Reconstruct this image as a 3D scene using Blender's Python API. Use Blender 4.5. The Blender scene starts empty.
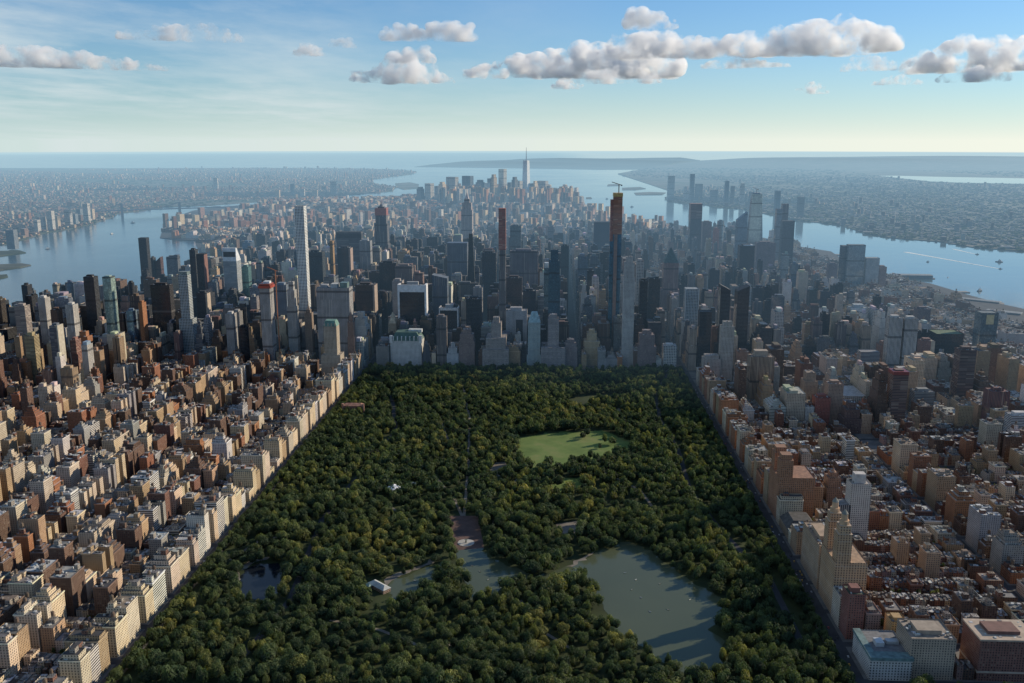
import bpy, bmesh, math, random
import numpy as np
from mathutils import Vector
random.seed(7); rng = np.random.default_rng(11)
S = bpy.context.scene; COL = S.collection
RE = 6371000 * 7 / 6
CAM = (80.9, -2401.5, 608.7); F = 915.5; YAW = -0.04695; PIT = 0.2163
SUN_AZ = math.radians(62); SUN_EL = math.radians(23)      # azimuth measured from +y (down the avenues) towards +x
# ---------------------------------------------------------------- camera maths (calibrated against the landmarks)
_c, _s = math.cos(YAW), math.sin(YAW)
FWD = np.array([_s * math.cos(PIT), _c * math.cos(PIT), -math.sin(PIT)]); RGT = np.array([_c, -_s, 0.0]); UP = np.cross(RGT, FWD)
C0 = np.array(CAM)
def zc(x, y): return -((x - CAM[0]) ** 2 + (y - CAM[1]) ** 2) / (2 * RE)     # the curve of the earth
def ray(u, v):
    d = FWD + RGT * (u - 512) / F + UP * (341.5 - v) / F
    return d / np.linalg.norm(d)
def G(u, v, h=0.0):
    d = ray(u, v); hl = math.hypot(d[0], d[1]); a = hl * hl / (2 * RE); b = d[2]; D = b * b - 4 * a * (CAM[2] - h)
    t = (-b - math.sqrt(max(D, 0))) / (2 * a)
    return (CAM[0] + t * d[0], CAM[1] + t * d[1])
def PY(u, v, Y):
    d = ray(u, v); t = (Y - CAM[1]) / d[1]; p = C0 + t * d
    return p[0], p[2] - zc(p[0], Y)
def PR(x, y, z):
    d = np.array([x, y, z + zc(x, y)]) - C0; w = d @ FWD
    return 512 + F * (d @ RGT) / w, 341.5 - F * (d @ UP) / w, w
# ---------------------------------------------------------------- node helpers and materials
def new_mat(name):
    m = bpy.data.materials.new(name); m.use_nodes = True; nt = m.node_tree; nt.nodes.clear(); return m, nt
class N:
    def __init__(s, nt): s.nt = nt
    def n(s, t, **k):
        o = s.nt.nodes.new(t)
        for a, b in k.items(): setattr(o, a, b)
        return o
    def put(s, sock, v):
        if hasattr(v, 'links') or isinstance(v, bpy.types.NodeSocket): s.nt.links.new(v, sock)
        elif v is not None: sock.default_value = v
    def m(s, op, a, b=None, c=None, clamp=False):
        o = s.n('ShaderNodeMath', operation=op, use_clamp=clamp)
        for i, x in enumerate((a, b, c)):
            if x is not None: s.put(o.inputs[i], x)
        return o.outputs[0]
    def mix(s, f, a, b, mode='MIX'):
        o = s.n('ShaderNodeMix', data_type='RGBA', blend_type=mode)
        s.put(o.inputs[0], f); s.put(o.inputs[6], a); s.put(o.inputs[7], b); return o.outputs[2]
    def noise(s, vec, scale, detail=3, rough=.55):
        o = s.n('ShaderNodeTexNoise'); s.put(o.inputs['Vector'], vec); o.inputs['Scale'].default_value = scale
        o.inputs['Detail'].default_value = detail; o.inputs['Roughness'].default_value = rough; return o.outputs['Fac']
    def ramp(s, f, stops):
        o = s.n('ShaderNodeValToRGB'); s.put(o.inputs[0], f); e = o.color_ramp.elements
        while len(e) < len(stops): e.new(.5)
        for i, (p, c) in enumerate(stops): e[i].position = p; e[i].color = (*c, 1) if len(c) == 3 else c
        return o.outputs[0]
    def bsdf(s, col, rough=.8, metal=0, spec=.5, normal=None):
        o = s.n('ShaderNodeBsdfPrincipled'); s.put(o.inputs['Base Color'], col); s.put(o.inputs['Roughness'], rough)
        s.put(o.inputs['Metallic'], metal); s.put(o.inputs['Specular IOR Level'], spec)
        if normal is not None: s.put(o.inputs['Normal'], normal)
        return o.outputs[0]
    def out(s, surf=None, vol=None):
        o = s.n('ShaderNodeOutputMaterial')
        if surf is not None: s.nt.links.new(surf, o.inputs[0])
        if vol is not None: s.nt.links.new(vol, o.inputs[1])
    def pos(s): return s.n('ShaderNodeNewGeometry').outputs['Position']
    def attr(s, nm='Col'): return s.n('ShaderNodeAttribute', attribute_name=nm).outputs['Color']
def V4(c): return (*c, 1.0)
def facade(name, pu, pv, wu, wv, glass=False, dark=(.012, .015, .02), rough_g=.15, metal=0., bands=0., mech=0.):
    """walls whose UVs are metres: a grid of windows pu x pv metres, each wu x wv of its cell"""
    m, nt = new_mat(name); k = N(nt)
    uv = k.n('ShaderNodeUVMap', uv_map='UVMap').outputs[0]; sp = k.n('ShaderNodeSeparateXYZ'); k.put(sp.inputs[0], uv)
    U = k.m('DIVIDE', sp.outputs[0], pu); V = k.m('DIVIDE', sp.outputs[1], pv)
    fu = k.m('ABSOLUTE', k.m('SUBTRACT', k.m('FRACT', U), .5)); fv = k.m('ABSOLUTE', k.m('SUBTRACT', k.m('FRACT', V), .5))
    win = k.m('MULTIPLY', k.m('LESS_THAN', fu, wu / 2), k.m('LESS_THAN', fv, wv / 2))
    cell = k.n('ShaderNodeCombineXYZ'); k.put(cell.inputs[0], k.m('FLOOR', U)); k.put(cell.inputs[1], k.m('FLOOR', V))
    k.put(cell.inputs[2], k.m('MULTIPLY', k.n('ShaderNodeObjectInfo').outputs['Random'], 91.))
    wn = k.n('ShaderNodeTexWhiteNoise', noise_dimensions='3D'); k.put(wn.inputs['Vector'], cell.outputs[0]); r = wn.outputs['Value']
    col = k.attr(); p = k.pos()
    st = k.noise(p, .045, 4); st2 = k.noise(p, .35, 2)
    wc = k.mix(1., col, k.ramp(k.m('ADD', k.m('MULTIPLY', st, .75), k.m('MULTIPLY', st2, .25)), [(.25, (.68, .66, .64)), (.75, (1.18, 1.17, 1.15))]), 'MULTIPLY')
    if glass:
        gc = k.mix(1., col, k.ramp(r, [(0, (.55, .58, .6)), (.75, (1.05, 1.05, 1.05)), (1, (1.9, 1.9, 1.8))]), 'MULTIPLY')
        wc = k.mix(.5, wc, V4((.11, .115, .12)))
    else:
        gc = k.ramp(r, [(0, dark), (.62, tuple(x * 2.2 for x in dark)), (.8, (.07, .07, .068)), (1, (.24, .22, .18))])
    c = k.mix(win, wc, gc)
    if bands: # belt courses every few storeys
        b = k.m('LESS_THAN', k.m('FRACT', k.m('DIVIDE', sp.outputs[1], pv * 5)), bands); c = k.mix(k.m('MULTIPLY', b, .5), c, V4((.5, .45, .38)))
    if mech: # plant floors: a dark louvred band every so many storeys
        b = k.m('LESS_THAN', k.m('FRACT', k.m('ADD', k.m('DIVIDE', sp.outputs[1], mech), k.m('MULTIPLY', k.n('ShaderNodeObjectInfo').outputs['Random'], .7))), 5.5 / mech); c = k.mix(k.m('MULTIPLY', b, .7), c, V4((.035, .036, .04)))
    ro = k.m('SUBTRACT', .85, k.m('MULTIPLY', win, .85 - rough_g))
    k.out(k.bsdf(c, ro, k.m('MULTIPLY', win, metal), .5)); return m
MAT = {}
MAT['brick'] = facade('brick_wall', 3.1, 3.15, .42, .5)
MAT['stone'] = facade('limestone_wall', 3.5, 3.4, .4, .52, bands=.045)
MAT['loft'] = facade('loft_wall', 4.2, 3.9, .62, .6)
MAT['bands'] = facade('banded_wall', 60., 3.4, 1.1, .48, dark=(.015, .018, .024))
MAT['piers'] = facade('pier_wall', 3.0, 60., .5, 1.1, dark=(.02, .024, .03), mech=72.)
MAT['grid'] = facade('concrete_grid_wall', 4.4, 4.4, .66, .66, dark=(.03, .042, .055), metal=.25)
MAT['glass'] = facade('glass_wall', 1.8, 3.8, .9, .8, glass=True, rough_g=.1, metal=.5, mech=64.)
MAT['dark'] = facade('dark_glass_wall', 1.6, 3.7, .84, .74, glass=True, rough_g=.12, metal=.3, mech=81.)
def flat(name, rough=.8, metal=0., var=(.7, 1.2), sc=.12):
    m, nt = new_mat(name); k = N(nt)
    c = k.mix(1., k.attr(), k.ramp(k.noise(k.pos(), sc, 4, .65), [(.28, (var[0],) * 3), (.72, (var[1],) * 3)]), 'MULTIPLY')
    k.out(k.bsdf(c, rough, metal)); return m
MAT['roof'] = flat('roofing', .8, 0, (.5, 1.35), .16)
MAT['trim'] = flat('trim_stone', .8)
MAT['wood'] = flat('weathered_wood', .85, 0, (.7, 1.2), .8)
MAT['metal'] = flat('painted_metal', .45, .2)
MAT['paint'] = flat('car_paint', .3, .0, (.95, 1.05))
def leafmat():
    m, nt = new_mat('foliage'); k = N(nt)
    oi = k.n('ShaderNodeObjectInfo')
    c = k.mix(1., k.attr(), oi.outputs['Color'], 'MULTIPLY')
    c = k.mix(1., c, k.ramp(k.m('ADD', k.m('MULTIPLY', k.noise(k.pos(), .021, 3), .6), k.m('MULTIPLY', k.noise(k.pos(), .055, 2), .4)), [(.32, (.50, .60, .66)), (.5, (.95, .96, .92)), (.68, (1.75, 1.55, 1.2))]), 'MULTIPLY')
    d = k.bsdf(c, .75, 0, .25); t = k.n('ShaderNodeBsdfTranslucent'); k.put(t.inputs[0], k.mix(1., c, V4((1.3, 1.4, .5)), 'MULTIPLY'))
    a = k.n('ShaderNodeMixShader'); a.inputs[0].default_value = .3; nt.links.new(d, a.inputs[1]); nt.links.new(t.outputs[0], a.inputs[2])
    k.out(a.outputs[0]); return m
MAT['leaf'] = leafmat()
def noisemat(name, stops, sc, detail=5, rough=.9, stops2=None, sc2=0, spec=.3):
    m, nt = new_mat(name); k = N(nt); p = k.pos()
    c = k.ramp(k.noise(p, sc, detail, .6), stops)
    if stops2: c = k.mix(1., c, k.ramp(k.noise(p, sc2, 4, .7), stops2), 'MULTIPLY')
    k.out(k.bsdf(c, rough, 0, spec)); return m
MAT['bark'] = noisemat('bark', [(.3, (.045, .035, .026)), (.7, (.09, .075, .06))], .8)
MAT['asphalt'] = noisemat('asphalt', [(.3, (.035, .036, .04)), (.7, (.062, .063, .066))], .05, 5, .85)
MAT['pave'] = noisemat('pavement', [(.3, (.09, .088, .085)), (.7, (.17, .165, .155))], .06, 5, .9)
MAT['turf'] = noisemat('park_turf', [(.3, (.018, .028, .010)), (.7, (.045, .06, .02))], .03, 5, .95)
MAT['lawn'] = noisemat('lawn', [(.28, (.07, .12, .028)), (.5, (.12, .175, .045)), (.66, (.17, .19, .065)), (.78, (.25, .21, .11))], .018, 5, .95)
MAT['path'] = noisemat('path_gravel', [(.3, (.13, .115, .1)), (.7, (.24, .215, .18))], .08)
MAT['terrace'] = noisemat('terrace_brick', [(.3, (.075, .048, .04)), (.7, (.15, .095, .08))], .06)
MAT['far'] = noisemat('far_land', [(.30, (.022, .035, .02)), (.46, (.045, .058, .036)), (.6, (.09, .088, .075)), (.8, (.17, .155, .135))], .0022, 8, .95, [(.3, (.55, .6, .6)), (.5, (1, 1, 1)), (.72, (1.7, 1.6, 1.5))], .011)
MAT['hill'] = noisemat('wooded_land', [(.3, (.022, .035, .02)), (.6, (.05, .062, .038)), (.8, (.13, .12, .1))], .0012, 7, .95)
MAT['green'] = noisemat('green_bank', [(.3, (.04, .055, .02)), (.7, (.12, .125, .05))], .03)
def water(name, col, rough, bump, sc, spec=.5):
    m, nt = new_mat(name); k = N(nt); p = k.pos()
    b = k.n('ShaderNodeBump'); b.inputs['Strength'].default_value = bump; b.inputs['Distance'].default_value = 1.
    k.put(b.inputs['Height'], k.m('ADD', k.noise(p, sc, 4, .6), k.m('MULTIPLY', k.noise(p, sc * .13, 3, .6), 2.)))
    big = k.noise(p, .0011, 5, .65)
    c = k.mix(1., V4(col), k.ramp(big, [(.3, (.75, .8, .85)), (.7, (1.25, 1.2, 1.15))]), 'MULTIPLY')
    ro = k.m('ADD', rough, k.m('MULTIPLY', k.m('SUBTRACT', big, .5), .14))
    if name == 'harbour_water': # rougher on the left; bright sky reflection painted into the colour on the right
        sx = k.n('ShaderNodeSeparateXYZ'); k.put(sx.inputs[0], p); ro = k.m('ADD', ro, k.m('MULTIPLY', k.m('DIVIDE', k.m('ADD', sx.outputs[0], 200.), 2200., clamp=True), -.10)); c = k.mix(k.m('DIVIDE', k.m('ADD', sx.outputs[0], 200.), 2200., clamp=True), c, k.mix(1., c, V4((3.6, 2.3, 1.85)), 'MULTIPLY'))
    k.out(k.bsdf(c, ro, 0, spec, b.outputs[0])); return m
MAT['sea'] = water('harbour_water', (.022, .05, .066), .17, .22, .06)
MAT['pond'] = water('lake_water', (.085, .10, .06), .16, .04, .35, .2)
MAT['darkpond'] = water('pond_water', (.012, .016, .022), .1, .03, .35, .25)
MAT['foam'] = noisemat('wake_foam', [(.3, (.4, .48, .5)), (.7, (.8, .84, .84))], .04)
# ---------------------------------------------------------------- mesh builder
class MB:
    def __init__(s): s.v = []; s.f = []; s.uv = []; s.c = []; s.m = []
    def quad(s, a, b, c, d, col, m=0, uv=None):
        i = len(s.v); s.v += [a, b, c, d]; s.f.append((i, i + 1, i + 2, i + 3)); s.c.append(col); s.m.append(m)
        s.uv += uv if uv else [(0, 0)] * 4
    def poly(s, pts, col, m=0):
        i = len(s.v); s.v += pts; s.f.append(tuple(range(i, i + len(pts)))); s.c.append(col); s.m.append(m); s.uv += [(0, 0)] * len(pts)
    def wall(s, p, q, z0, z1, col, m=0, P=None, Q=None):
        """a vertical (or leaning) wall from p to q; P, Q the top corners when they differ"""
        P = P or p; Q = Q or q; L = math.hypot(q[0] - p[0], q[1] - p[1]); o = -L / 2
        s.quad((*p, z0), (*q, z0), (*Q, z1), (*P, z1), col, m, [(o, z0), (o + L, z0), (o + L, z1), (o, z1)])
    def walls(s, x0, x1, y0, y1, z0, z1, col, m=0, T=None):
        a, b, c, d = (x0, y0), (x1, y0), (x1, y1), (x0, y1)
        if T: A, B, C, D = (T[0], T[2]), (T[1], T[2]), (T[1], T[3]), (T[0], T[3])
        else: A, B, C, D = a, b, c, d
        for p, q, P, Q in ((a, b, A, B), (b, c, B, C), (c, d, C, D), (d, a, D, A)): s.wall(p, q, z0, z1, col, m, P, Q)
    def top(s, x0, x1, y0, y1, z, col, m=0): s.quad((x0, y0, z), (x1, y0, z), (x1, y1, z), (x0, y1, z), col, m)
    def box(s, x0, x1, y0, y1, z0, z1, col, m=0, under=False):
        s.walls(x0, x1, y0, y1, z0, z1, col, m); s.top(x0, x1, y0, y1, z1, col, m)
        if under: s.quad((x0, y1, z0), (x1, y1, z0), (x1, y0, z0), (x0, y0, z0), col, m)
    def cyl(s, cx, cy, r0, r1, z0, z1, col, m=0, n=10, cap=True):
        A = [(cx + r0 * math.cos(6.2832 * i / n), cy + r0 * math.sin(6.2832 * i / n)) for i in range(n)]
        B = [(cx + r1 * math.cos(6.2832 * i / n), cy + r1 * math.sin(6.2832 * i / n)) for i in range(n)]
        w = 6.2832 * r0 / n
        for i in range(n):
            j = (i + 1) % n
            s.quad((*A[i], z0), (*A[j], z0), (*B[j], z1), (*B[i], z1), col, m, [(i * w, z0), (i * w + w, z0), (i * w + w, z1), (i * w, z1)])
        if cap and r1 > .02: s.poly([(*B[i], z1) for i in range(n)], col, m)
    def bar(s, p, q, r, col, m=0):
        p, q = Vector(p), Vector(q); d = (q - p).normalized(); a = d.orthogonal().normalized() * r; b = d.cross(a.normalized()) * r
        R = [a + b, b - a, -a - b, a - b]
        for i in range(4):
            j = (i + 1) % 4; s.quad(tuple(p + R[i]), tuple(p + R[j]), tuple(q + R[j]), tuple(q + R[i]), col, m)
        s.quad(*[tuple(q + R[i]) for i in range(4)], col, m); s.quad(*[tuple(p + R[i]) for i in (3, 2, 1, 0)], col, m)
    def build(s, name, mats, parent=None, loc=(0, 0, 0)):
        me = bpy.data.meshes.new(name); me.from_pydata(s.v, [], s.f)
        for m in (mats if isinstance(mats, (list, tuple)) else [mats]): me.materials.append(MAT[m])
        n = len(s.f); me.polygons.foreach_set('material_index', np.array(s.m, dtype=np.int32))
        ul = me.uv_layers.new(name='UVMap'); ul.data.foreach_set('uv', np.array(s.uv, dtype=np.float32).ravel())
        at = me.attributes.new('Col', 'FLOAT_COLOR', 'FACE'); c = np.ones((n, 4), dtype=np.float32); c[:, :3] = np.array(s.c, dtype=np.float32)[:, :3]
        at.data.foreach_set('color', c.ravel())
        o = bpy.data.objects.new(name, me); o.location = loc; COL.objects.link(o)
        if parent is not None: o.parent = parent
        return o
def tag(o, label=None, cat=None, group=None, kind=None):
    if label: o['label'] = label
    if cat: o['category'] = cat
    if group: o['group'] = group
    if kind: o['kind'] = kind
    return o
def empty(name, x, y, z=None):
    o = bpy.data.objects.new(name, None); o.empty_display_size = 5; o.location = (x, y, zc(x, y) if z is None else z); COL.objects.link(o); return o
def jit(c, a=.12):
    k = 1 + random.uniform(-a, a); return tuple(max(.004, x * k * (1 + random.uniform(-.04, .04))) for x in c)
# ---------------------------------------------------------------- ground sheets
def inpoly(x, y, P):
    r = False; j = len(P) - 1
    for i in range(len(P)):
        if (P[i][1] > y) != (P[j][1] > y) and x < (P[j][0] - P[i][0]) * (y - P[i][1]) / (P[j][1] - P[i][1]) + P[i][0]: r = not r
        j = i
    return r
def sheet(name, pts, h, mat, step=1500., skirt=6., hills=None, kind='structure'):
    bm = bmesh.new(); vs = [bm.verts.new((x, y, 0)) for x, y in pts]; bm.faces.new(vs)
    xs = [p[0] for p in pts]; ys = [p[1] for p in pts]
    def cut(no, a, b):
        t = a
        st = step
        while t < b:
            bmesh.ops.bisect_plane(bm, geom=bm.verts[:] + bm.edges[:] + bm.faces[:], plane_co=(t if no[0] else 0, t if no[1] else 0, 0), plane_no=no); t += st
    bmesh.ops.triangulate(bm, faces=bm.faces[:])
    if max(xs) - min(xs) > step: cut((1, 0, 0), min(xs) + step, max(xs))
    if max(ys) - min(ys) > step: cut((0, 1, 0), min(ys) + step, max(ys))
    ed = [e for e in bm.edges if e.is_boundary]
    r = bmesh.ops.extrude_edge_only(bm, edges=ed); low = {v for v in r['geom'] if isinstance(v, bmesh.types.BMVert)}
    for v in bm.verts:
        x, y = v.co.x, v.co.y; v.co.z = zc(x, y) + h + (hills(x, y) if hills and v not in low else 0) - (skirt if v in low else 0)
    bmesh.ops.recalc_face_normals(bm, faces=bm.faces[:])
    me = bpy.data.meshes.new(name); bm.to_mesh(me); bm.free(); me.materials.append(MAT[mat])
    if sum(p.normal.z for p in me.polygons) < 0: me.flip_normals()
    o = bpy.data.objects.new(name, me); COL.objects.link(o); o['kind'] = kind; return o
# water out to the horizon, following the earth
rings = [0] + list(np.geomspace(300, 125000, 90)); nseg = 120; vv = [(CAM[0], CAM[1], -.0)]; ff = []
for r in rings[1:]:
    for i in range(nseg):
        a = 6.283185 * i / nseg; vv.append((CAM[0] + r * math.cos(a), CAM[1] + r * math.sin(a), -r * r / (2 * RE)))
for i in range(nseg): ff.append((0, 1 + i, 1 + (i + 1) % nseg))
for k in range(len(rings) - 2):
    for i in range(nseg):
        a = 1 + k * nseg; j = (i + 1) % nseg; ff.append((a + i, a + nseg + i, a + nseg + j, a + j))
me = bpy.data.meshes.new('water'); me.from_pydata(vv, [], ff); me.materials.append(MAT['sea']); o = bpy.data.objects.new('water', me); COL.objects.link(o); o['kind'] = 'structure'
MAN = [(-2050, -3000), (-1960, -1500), (-1830, -700), (-1760, 0), (-1690, 600), (-1600, 1300), (-1640, 2000), (-1900, 2600), G(195, 240.5), G(176, 240), G(160, 238), G(162, 232), G(173, 218), G(193, 211), G(215, 207.3), G(260, 204.2), G(320, 202), G(385, 200.5), G(416, 199), G(440, 193), G(500, 189), G(545, 189), G(566, 196), G(570, 203), G(583, 207), G(592, 210.5), G(602, 216), G(641, 222), G(664, 223), G(700, 229), G(765, 238.5), G(799, 247), G(831, 252), G(843, 260), G(887, 274), G(900, 279.5), G(930, 284), G(966, 295), G(1002, 305), G(1030, 311), (1900, 300), (1780, -600), (1800, -3000)]
sheet('manhattan_ground', MAN, 3.5, 'asphalt', 700)
def hills_b(x, y): return 0
BK = [G(-250, 300), G(-160, 262), G(-60, 246), G(4, 245), G(25, 239.5), G(46, 233), G(69, 229.5), G(91, 224.5), G(112, 217.5), G(117, 214), G(142, 211), G(163, 207.5), G(203, 206), G(260, 202), G(320, 198.5), G(350, 195.5), G(392, 191.5), G(397, 187), G(375, 184), G(372, 180), G(388, 177.5), G(412, 174.5), G(417, 172), G(405, 170), G(360, 168.5), G(250, 168), G(120, 168.3), G(-60, 168), G(-400, 170)]
sheet('brooklyn_ground', BK, 3.5, 'far', 1500)
NJ = [G(668, 201.5), G(682, 203.5), G(704, 205), G(718, 208), G(739, 209), G(770, 215), G(799, 221), G(821, 223), G(842, 226), G(866, 233.5), G(890, 238), G(914, 239.5), G(940, 242), G(972, 247.5), G(1024, 251.5), G(1130, 268), G(1400, 270), G(1500, 158.5), G(1024, 156.5), G(800, 156.5), G(690, 158), G(620, 163), G(560, 168), G(430, 168.3), G(418, 167), G(440, 164.5), G(520, 166.5), G(600, 170), G(622, 175.5), G(655, 177.5), G(700, 179.5), G(742, 185), G(730, 186.5), G(690, 187.5), G(672, 192), G(665, 198)]
NJ = [G(668, 201.5), G(682, 203.5), G(704, 205), G(718, 208), G(739, 209), G(770, 215), G(799, 221), G(821, 223), G(842, 226), G(866, 233.5), G(890, 238), G(914, 239.5), G(940, 242), G(972, 247.5), G(1024, 251.5), G(1130, 268), G(1400, 270), G(1500, 160), G(1024, 157.5), G(800, 157.5), G(700, 161), G(640, 170), G(618, 174), G(624, 176), G(657, 178), G(700, 179.5), G(742, 184.5), G(730, 186), G(690, 187.5), G(672, 192), G(665, 198)]
def hills_nj(x, y):
    r = math.hypot(x - CAM[0], y - CAM[1]); 
    return (60 * max(0, min(1, (r - 26000) / 9000)) + max(0, min(1, (r - 14000) / 5000)) * 12) * (.6 + .4 * math.sin(x / 2300) * math.cos(y / 3100))
sheet('new_jersey_ground', NJ, 3.5, 'far', 1500, hills=hills_nj)
SI = [G(414, 167), G(440, 167.2), G(500, 168), G(560, 169), G(600, 169.8), G(640, 169.5), G(700, 161.5), G(680, 159.5), G(600, 159.5), G(520, 160.5), G(460, 162.5), G(430, 164.8)]
def hills_si(x, y):
    u, v, w = PR(x, y, 0); return 70 * max(0, min(1, (u - 430) / 90)) * max(0, min(1, (168 - v) / 3)) * (.75 + .25 * math.sin(x / 900. + y / 1500.))
sheet('staten_island_ground', SI, 3.5, 'hill', 900, hills=hills_si)
for nm, pts in (('newark_bay_water', [(813, 167), (850, 167.3), (893, 169.5), (960, 173.5), (1024, 178), (1100, 183), (1100, 191), (1024, 184.5), (960, 183.3), (930, 182), (880, 176.5), (840, 171)]),):
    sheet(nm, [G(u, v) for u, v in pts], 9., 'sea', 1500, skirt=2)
for pts in ([(608, 184.5), (617, 184.2), (620, 185.8), (607, 186.2)], [(622, 188), (640, 187.2), (646, 188.8), (636, 190.2), (622, 190.2)], [(634, 193), (650, 192.2), (666, 192.8), (662, 195), (636, 195.2)], [(586, 197.6), (591, 197.4), (592, 198.8), (586, 199)], [(573, 205), (580, 204.6), (594, 208.4), (588, 209.6)], [(-60, 256), (0, 251.5), (20, 251), (26, 253), (8, 255.5), (-40, 262)], [(-70, 274), (0, 265), (22, 264), (31, 265.5), (20, 268), (4, 270), (-60, 282)], [(-40, 281), (0, 275.5), (7, 275), (8, 277), (0, 279), (-40, 286)], [(395, 183.5), (410, 182.5), (419, 184.5), (418, 188.5), (404, 189.8), (396, 187.5)]):
    sheet('harbour_island', [G(u, v) for u, v in pts], 4., 'far', 900)
# ---------------------------------------------------------------- the park
PX0, PX1, PY0, PY1 = -414., 417., -1640., -12.
ST = 80.4; Z0 = 3.5
sheet('park_ground', [(PX0, PY0), (PX1, PY0), (PX1, PY1), (PX0, PY1)], Z0 + .15, 'turf', 300, 1)
LAKE_R = [(578, 562), (604, 549), (627, 541), (651, 551), (670, 566), (698, 584), (724, 600), (723, 622), (708, 628), (722, 642), (722, 668), (690, 678), (664, 662), (640, 645), (617, 634), (604, 612), (596, 592), (584, 578), (540, 590), (530, 580)]
LAKE_L = [(386, 592), (393, 580), (415, 572), (438, 564), (446, 562), (446, 572), (436, 582), (424, 594), (400, 604)]
LAKE_M = [(456, 554), (460, 549), (483, 548), (487, 557), (502, 563), (532, 574), (532, 586), (508, 584), (498, 592), (482, 602), (470, 602), (466, 580), (460, 568)]
CONS = [(237, 584), (244, 570), (260, 563), (277, 564), (285, 573), (280, 592), (262, 602), (241, 598)]
MEAD = [(519, 438), (545, 433), (566, 432), (604, 431), (632, 442), (626, 451), (599, 459), (573, 462), (552, 472), (528, 471), (515, 458)]
MEAD2 = [(549, 489), (556, 480), (582, 477), (586, 482), (570, 492), (553, 496)]
BALL = [(566, 408), (572, 398), (600, 394), (632, 398), (634, 410), (610, 417), (575, 416)]
TERR = [(448, 516), (478, 516), (484, 548), (452, 551)]
clear = [[G(u, v, Z0) for u, v in ((360, 578), (372, 574), (400, 588), (398, 612), (378, 612), (362, 598))]]
def psheet(name, px, h, mat, pad=True):
    w0 = [G(u, v, Z0) for u, v in px]; w = []; g = random.Random(len(px) * 31 + int(px[0][0]))
    for i, p in enumerate(w0): # an uneven natural edge
        q = w0[(i + 1) % len(w0)]; L = math.hypot(q[0] - p[0], q[1] - p[1]); n = max(1, int(L / 9)); j = 0 if name.endswith('paving') else min(4.5, L * .12)
        for t in range(n): w.append((p[0] + (q[0] - p[0]) * t / n + g.uniform(-j, j), p[1] + (q[1] - p[1]) * t / n + g.uniform(-j, j)))
    clear.append(w); return sheet(name, w, Z0 + h, mat, 200, .1)
psheet('lake_water', LAKE_R, .30, 'pond'); psheet('lake_water', LAKE_L, .27, 'pond'); psheet('lake_water', LAKE_M, .285, 'pond'); psheet('model_boat_pond_water', CONS, .28, 'darkpond')
psheet('meadow_lawn', MEAD, .26, 'lawn'); psheet('small_lawn', MEAD2, .26, 'lawn'); psheet('ballfield_turf', BALL[:4] , .24, 'turf')
psheet('terrace_paving', TERR, .32, 'terrace'); psheet('plaza_paving', [(490, 470), (496, 462), (505, 462), (508, 468), (500, 476), (491, 478)], .3, 'path')
psheet('plaza_paving', [(556, 524), (576, 521), (584, 528), (572, 535), (558, 533)], .3, 'path')
psheet('lakeside_path', [(566, 567), (580, 559), (592, 553), (596, 552), (588, 558), (572, 567)], .33, 'path'); psheet('lakeside_path', [(384, 581), (392, 575), (420, 566), (436, 558), (438, 560), (424, 568), (396, 578), (387, 588)], .34, 'path')
psheet('pond_path', [(232, 590), (237, 571), (253, 559), (270, 557), (268, 560), (256, 562), (241, 571), (236, 588)], .33, 'path')
psheet('infield_ground', [(574, 409), (580, 407), (585, 410), (580, 413)], .36, 'path', False); psheet('infield_ground', [(612, 410), (618, 408), (623, 411), (617, 414)], .36, 'path', False)
def strip(name, pts, w, h, mat, px=True):
    P = [G(u, v, Z0) for u, v in pts] if px else pts; A = []; B = []
    for i, p in enumerate(P):
        a = P[max(0, i - 1)]; b = P[min(len(P) - 1, i + 1)]; dx, dy = b[0] - a[0], b[1] - a[1]; l = math.hypot(dx, dy) or 1
        A.append((p[0] - dy / l * w / 2, p[1] + dx / l * w / 2)); B.append((p[0] + dy / l * w / 2, p[1] - dx / l * w / 2))
    return sheet(name, A + B[::-1], Z0 + h, mat, 5000, .1), P
DRIVES = [[(372, 376), (392, 398), (396, 430), (372, 462), (346, 490), (322, 520), (306, 560), (290, 600), (240, 660)], [(668, 374), (655, 395), (660, 420), (678, 450), (690, 490), (720, 530), (770, 580), (800, 640)], [(396, 452), (430, 470), (455, 500), (462, 516)], [(462, 380), (470, 420), (468, 470), (464, 516)]]
PATHS = [[(520, 476), (500, 500), (492, 530), (520, 545)], [(600, 470), (640, 490), (662, 520), (690, 545)], [(380, 500), (410, 520), (440, 532)], [(560, 392), (600, 388), (640, 384)], [(420, 400), (440, 420), (450, 445)], [(330, 620), (380, 630), (430, 650), (470, 640)], [(230, 560), (260, 540), (290, 535)], [(520, 600), (540, 630), (590, 660)]]
drv = []
for d in PATHS: drv.append((strip('park_path', d, 5, .21, 'path')[1], 4.6))
for d in DRIVES[:2]: drv.append((strip('park_drive_road', d, 9, .22, 'asphalt')[1], 7))
for d in DRIVES[2:]: drv.append((strip('park_mall_path', d, 5, .2, 'path')[1], 3.4))
def segd(x, y, P):
    m = 1e9
    for a, b in zip(P, P[1:]):
        dx, dy = b[0] - a[0], b[1] - a[1]; t = max(0, min(1, ((x - a[0]) * dx + (y - a[1]) * dy) / (dx * dx + dy * dy + 1e-9)))
        m = min(m, math.hypot(x - a[0] - t * dx, y - a[1] - t * dy))
    return m
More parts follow.
